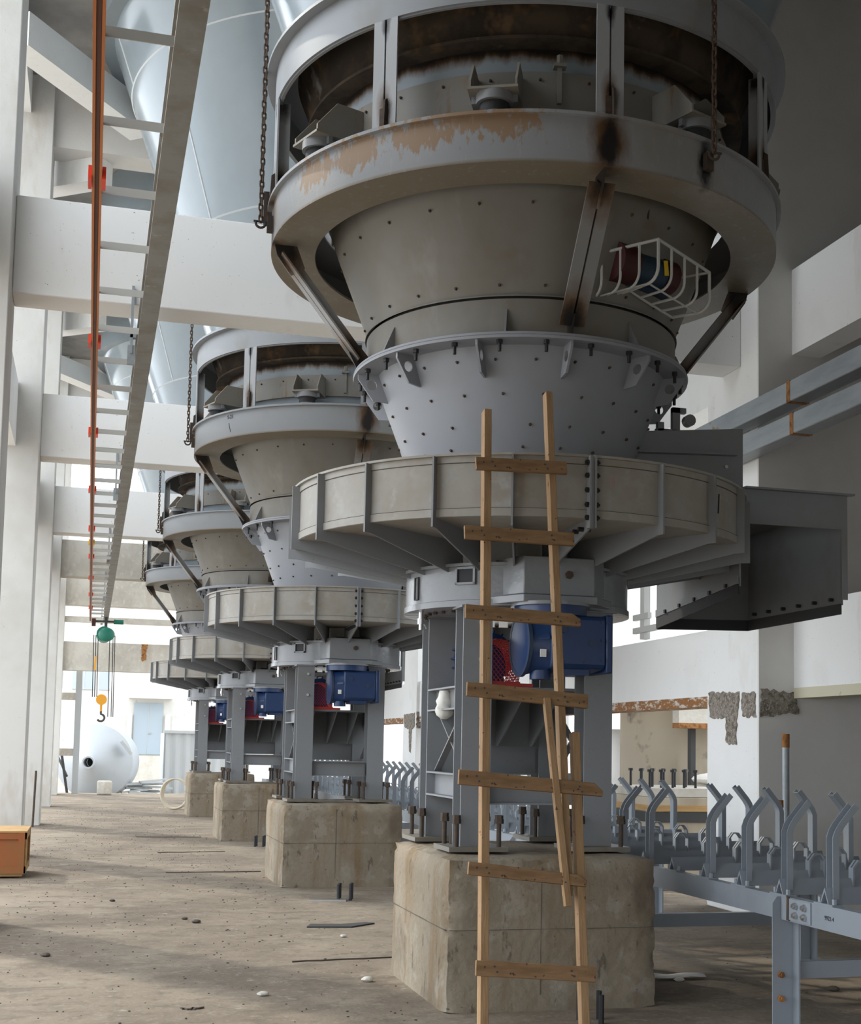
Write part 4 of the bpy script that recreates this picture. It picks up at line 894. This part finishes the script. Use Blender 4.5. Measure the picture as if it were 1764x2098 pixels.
for i in range(26):
    cx, cy, r = 9.3+rr.uniform(-.5, .5), 19.2+rr.uniform(-.4, .4), rr.uniform(.12, .3); tz = rr.uniform(.05, .5); th = rr.uniform(0, PI)
    hb.tube([(cx+r*math.cos(a), cy+r*math.sin(a)*math.cos(th), max(.01, tz+r*math.sin(a)*math.sin(th)*.6)) for a in [2*PI*k/14 for k in range(14)]], .018, 5, True)
stuff(hb.build('coils', 'orange_rust', t, (9.3, 19.2, 0)))
# plastic bag tied to the nearest feeder's leg
bg_ = MB(); rr = random.Random(5); vs_ = []
for i in range(9):
    z = 2.06-.2*i/8-.02; w = .03+.035*math.sin(i/8*PI*.8)+(.0 if i < 8 else -.03)
    for j in range(10):
        a = 2*PI*j/10; q = 1+.22*rr.uniform(-1, 1); vs_.append((2.40+w*q*math.cos(a), 9.05-.05+.7*w*q*math.sin(a), z))
bg_.add(vs_, [(i*10+j, i*10+(j+1) % 10, i*10+10+(j+1) % 10, i*10+10+j) for i in range(8) for j in range(10)]+[tuple(range(10)), tuple(range(80, 90))])
tag(bg_.build('plastic_bag', 'bag_white', None, (2.40, 9.0, 1.9), ang=70), 'crumpled white plastic bag hung on the nearest feeder frame', 'bag')
tag(MB().cyl((2.36, 8.62, .975), (2.46, 8.80, 1.30), .016, n=10).build('steel_bar', 'rusty_bolt', None, (2.36, 8.62, .97)), 'short rusty bar leaning on the nearest pedestal', 'bar')

# ================================================================== floor things
t = thing('wooden_crate', 'orange painted wooden crate at the left edge', 'crate', (-1.0, 16.7, .02)); O = (-1.0, 16.7, .02)
B(-1.9, -.68, 16.62, 17.6, .06, .54).build('crate_panel', 'crate_orange', t, O)
for x in (-1.9, -.75): B(x, x+.07, 16.585, 16.62, .06, .54).build('crate_batten', 'crate_orange', t, O)
for z in (.06, .46): B(-1.9, -.68, 16.595, 16.62, z, z+.08).build('crate_batten', 'crate_orange', t, O)
for z in (.06, .46): B(-.68, -.66, 16.62, 17.6, z, z+.08).build('crate_batten', 'crate_wood', t, O)
for y in (16.62, 17.53): B(-.68, -.655, y, y+.07, .06, .54).build('crate_batten', 'crate_wood', t, O)
B(-1.9, -.655, 16.585, 17.6, .54, .56).build('crate_lid', 'crate_wood', t, O); B(-1.85, -.7, 16.65, 17.55, 0.02, .06).build('crate_skid', 'crate_wood', t, O)
def floor_bolts(x, y, label, plate=True):
    t = thing('floor_bolts', label, 'bolts', (x, y, 0), 'cast in floor bolts')
    m_ = MB().cyl((0, 0, 0), (0, 0, .17), .018, n=8).mesh('bolt', 'black_steel', (0, 0, 0))
    for dx, dy in ((0, 0), (.04, .14), (.13, .0), (.17, .14)): put(m_, 'bolt', t, (dx, dy, 0))
    if plate:
        MB().prism([(-.32, -.06, 0), (.06, -.12, 0), (.1, .05, 0), (-.3, .04, 0)], (0, 0, .02)).build('steel_offcut', 'bright_steel', t)
floor_bolts(2.62, 14.03, 'group of black floor bolts with a steel offcut before the second pedestal')
floor_bolts(2.62, 21.35, 'pair of black floor bolts before the third pedestal', False)
floor_bolts(2.92, 7.62, 'black floor bolts at the foot of the ladder', False)
tag(MB().prism([(-.28, -.05, 0), (.12, -.1, 0), (.38, .12, 0), (.30, .18, 0), (.06, .08, 0), (-.22, .12, 0)], (0, 0, .012)).build('sheet_scrap', 'dark_steel', None), 'bent dark sheet offcut lying flat on the floor', 'scrap').location = (2.24, 12.05, .001)
o = B(-.22, .22, -.2, .2, 0, .42).build('stone_block', 'old_concrete', None, bevel=.05); o.location = (.52, 41.6, 0); tag(o, 'small pale stone block standing at the far doorway', 'block')
for (x, y, a, L, lab) in ((.69, 8.48, .2, .14, 'thin dark stick on the floor at the bottom left'), (2.0, 10.2, .1, .9, 'long thin crooked twig on the floor beside the nearest pedestal'), (1.6, 17.2, .05, 1.2, 'long thin wire lying before the second pedestal'), (1.55, 20.3, .1, 1.0, 'long thin wire lying left of the third pedestal'), (1.4, 23.5, -.05, 1.1, 'thin wire lying left of the third and fourth pedestals')):
    n_ = 8; rq = random.Random(int(y*10)); pts = [(x+math.cos(a)*L*(k/n_-.5), y+math.sin(a)*L*(k/n_-.5)+rq.uniform(-.02, .02), .006) for k in range(n_+1)]
    tag(MB().tube(pts, .006, 5).build('stick' if L < .95 else 'wire', 'pebble_dark', None, (x, y, 0)), lab, 'stick' if L < .95 else 'wire')
pp_ = MB(); rq = random.Random(4); pv = [(.16*(k % 4-1.5)/1.5*1.2, .06*(k//4-1), .012+rq.uniform(0, .03)) for k in range(12)]
pp_.add(pv, [(r*4+c, r*4+c+1, r*4+c+5, r*4+c+4) for r in range(2) for c in range(3)])
o = pp_.build('paper_scrap', 'bag_white'); o.location = (4.2, 9.0, 0); m_ = o.modifiers.new('thick', 'SOLIDIFY'); m_.thickness = .004; tag(o, 'crumpled pale paper scrap on the floor right of the nearest pedestal', 'paper')
# loose debris: uncountable grit
rr = random.Random(11); db = MB()
for i in range(1500):
    y = rr.uniform(6, 34); x = rr.uniform(-.8, 2.15) if rr.random() < .8 else rr.uniform(4.1, 6.4)
    r = rr.uniform(.003, .0085); db.ball((x, y, r*.5), r, 5, 3, (rr.uniform(.7, 1.8), rr.uniform(.7, 1.5), .6))
stuff(tag(db.build('floor_grit', 'debris'), 'dark grit scattered over the dusty floor', 'grit'))
spots = [(1.17, 8.85, .05, 1, 'pale lump of mortar on the open floor left of the nearest pedestal'), (.93, 12.7, .04, 0, 'dark pebble in the middle of the open floor'), (1.015, 12.45, .055, 0, 'larger dark pebble beside a smaller one on the open floor'), (-.25, 10.69, .05, 0, 'small dark pebble at lower left of the floor'),
         (1.95, 9.25, .06, 1, 'pale rubble piece at the rear corner of the nearest pedestal'), (5.08, 8.37, .06, 0, 'dark stone under the conveyor at lower right'), (4.16, 8.9, .05, 1, 'pale stone under the conveyor beside the near pedestal'), (2.18, 11.39, .04, 1, 'pale chip on the floor near the sheet offcut'), (.3, 14.2, .04, 0, 'dark chip on the floor before the wooden crate')]
for x, y, r, l, lab in spots:
    r *= .6
    m_ = MB().ball((0, 0, r*.45), r, 9, 6, (1.3, 1, .55)); rr2 = random.Random(int(x*100)); m_.v = [(a*(1+rr2.uniform(-.2, .2)), b*(1+rr2.uniform(-.2, .2)), c) for a, b, c in m_.v]
    o = m_.build('stone', 'pebble_light' if l else 'pebble_dark'); o.location = (x, y, 0); tag(o, lab, 'stone', 'loose stones on the floor')

# ================================================================== outside, far end
t = thing('steel_vessel', 'white conical vessel lying outside with a round opening at its tip', 'vessel', (.2, 45, -.26)); O = (.2, 45, -.26)
ax = Vector((-.17, -1, 0)).normalized(); c0 = Vector((.22, 45.6, .92))
def ringp(c, r, n=64):
    a = Vector((0, 0, 1)); b = ax.cross(a).normalized(); return [c+a*r*math.cos(2*PI*i/n)+b*r*math.sin(2*PI*i/n) for i in range(n)]
prof = [(c0-ax*1.6, 1.24), (c0, 1.24), (c0+ax*.05, 1.18), (c0+ax*1.1, .20), (c0+ax*1.25, .20), (c0+ax*1.25, .15), (c0+ax*.6, .15)]
vm = MB(); n = 64; allp = []
for c, r in prof: allp += ringp(c, r)
vm.add(allp, [(i*n+j, i*n+(j+1) % n, (i+1)*n+(j+1) % n, (i+1)*n+j) for i in range(len(prof)-1) for j in range(n)])
vm.build('vessel_shell', 'white_vessel', t, O)
MB().cyl(c0+ax*.55, c0+ax*.54, .155, n=24).build('opening_shade_disc', 'dark_steel', t, O)  # dark disc across the throat stands in for the shade inside
MB().bar((.25+.78, 45.0, 1.62), (.25+1.12, 45.0, 1.2), .25, .1, up=(1, 0, 1)).build('side_nozzle', 'container_grey', t, O)
t = thing('corrugated_container', 'grey corrugated steel container outside the far doorway', 'container', (3.9, 47.5, -.26)); O = (3.9, 47.5, -.26)
pf = []; x = 2.55
cor = MB()
pts = []
i = 0
while x < 5.2:
    pts.append((x, 46.5+(.06 if (i//2) % 2 else 0))); x += .10 if i % 2 else .05*1.4; i += 1
for a, b in zip(pts[:-1], pts[1:]): cor.add([(a[0], a[1], -.2), (b[0], b[1], -.2), (b[0], b[1], 1.95), (a[0], a[1], 1.95)], [(0, 1, 2, 3)])
cor.build('corrugated_side', 'container_grey', t, O, ang=20)
B(2.5, 5.2, 46.62, 49, -.26, 1.93).build('body', 'container_grey', t, O); B(2.48, 5.25, 46.44, 46.6, 1.92, 2.02).build('top_rail', 'container_grey', t, O)
t = thing('concrete_building', 'pale weathered building with a blue door beyond the far doorway', 'building', (3, 55, -.26)); O = (3, 55, -.26)
B(.83, 14, 55, 62, -.26, 9).build('wall', 'far_wall', t, O)
d_ = B(1.72, 2.86, 54.95, 55.02, 1.1, 3.17).build('door', 'door_blue', t, O); B(2.28, 2.30, 54.94, 54.96, 1.1, 3.17).build('door_gap', 'container_grey', d_, O); B(2.30, 2.42, 54.92, 54.95, 1.92, 1.98).build('door_handle', 'bright_steel', d_, O)
B(1.5, 3.2, 54.4, 55.0, 3.34, 3.46).build('canopy', 'far_wall', t, O)
B(1.6, 2.95, 54.5, 55.0, -.26, 1.05).build('plinth', 'old_concrete', t, O)
for x in (1.45, 2.95): B(x, x+.2, 54.85, 55.0, 1.0, 2.7).build('door_jamb', 'far_wall', t, O)
t = thing('white_building', 'overexposed white building with small windows far behind', 'building', (-4, 70, -.26)); O = (-4, 70, -.26)
B(-14, 1.6, 70, 78, -.26, 14).build('wall', 'far_wall', t, O)
for x, z in ((-.9, 4.2), (.4, 4.2), (-2.5, 4.2), (-.9, 8.6), (1.0, 8.6)):
    w_ = B(x, x+1.1, 69.94, 70.02, z, z+1.1).build('window', 'window_glass', t, O); B(x+.53, x+.57, 69.92, 69.96, z, z+1.1).build('mullion', 'far_wall', w_, O)
t = thing('white_block', 'tall white tower block seen between the far beams', 'building', (6, 80, -.26)); O = (6, 80, -.26)
B(2, 20, 80, 90, -.26, 22).build('wall', 'far_wall', t, O)
for x in (3.0, 5.2, 7.4, 9.6):
    for z in (7.4, 10.6, 13.8):
        w_ = B(x, x+1.3, 79.94, 80.02, z, z+1.4).build('window', 'window_glass', t, O)
t = thing('scrap_pile', 'pile of steel offcuts lying outside beside the blue door', 'scrap', (1.8, 46.5, -.26)); O = (1.8, 46.5, -.26)
rr = random.Random(21); s = MB()
for i in range(16):
    x = rr.uniform(1.3, 2.4); y = rr.uniform(45.8, 47); z = rr.uniform(-.1, .28); a = rr.uniform(-.5, .5)
    s.bar((x-.5*math.cos(a), y-.4*math.sin(a), z), (x+.5*math.cos(a), y+.4*math.sin(a), z+rr.uniform(-.1, .15)), .1, .06)
stuff(s.build('offcuts', 'container_grey', t, O))
t = thing('hose_coil', 'cream hose coiled against the farthest pedestal', 'hose', (2.05, 33, .02))
for i in range(5): MB().tube([(2.05+.10*i/5+.32*math.cos(a), 33+.2*i/5, .38+.36*math.sin(a)) for a in [2*PI*k/30 for k in range(30)]], .018, 6, True).build('hose_turn', 'rope_cream', t, (2.05, 33, .02))
tag(MB().bar((-.8, 43, 1.25), (-.55, 43, -.2), .08, .08).bar((-.95, 43.4, 1.2), (-.6, 43, .5), .05, .05).build('prop_frame', 'dark_steel', None, (-.7, 43, -.2)), 'thin dark prop leaning outside left of the white vessel', 'prop')
tag(MB().cyl((-.95, 26.2, 0), (-.93, 26.2, 1.05), .02, n=8).build('thin_rod', 'rusty_bolt', None, (-.95, 26.2, 0)), 'thin rusty rod standing against the left column', 'rod')
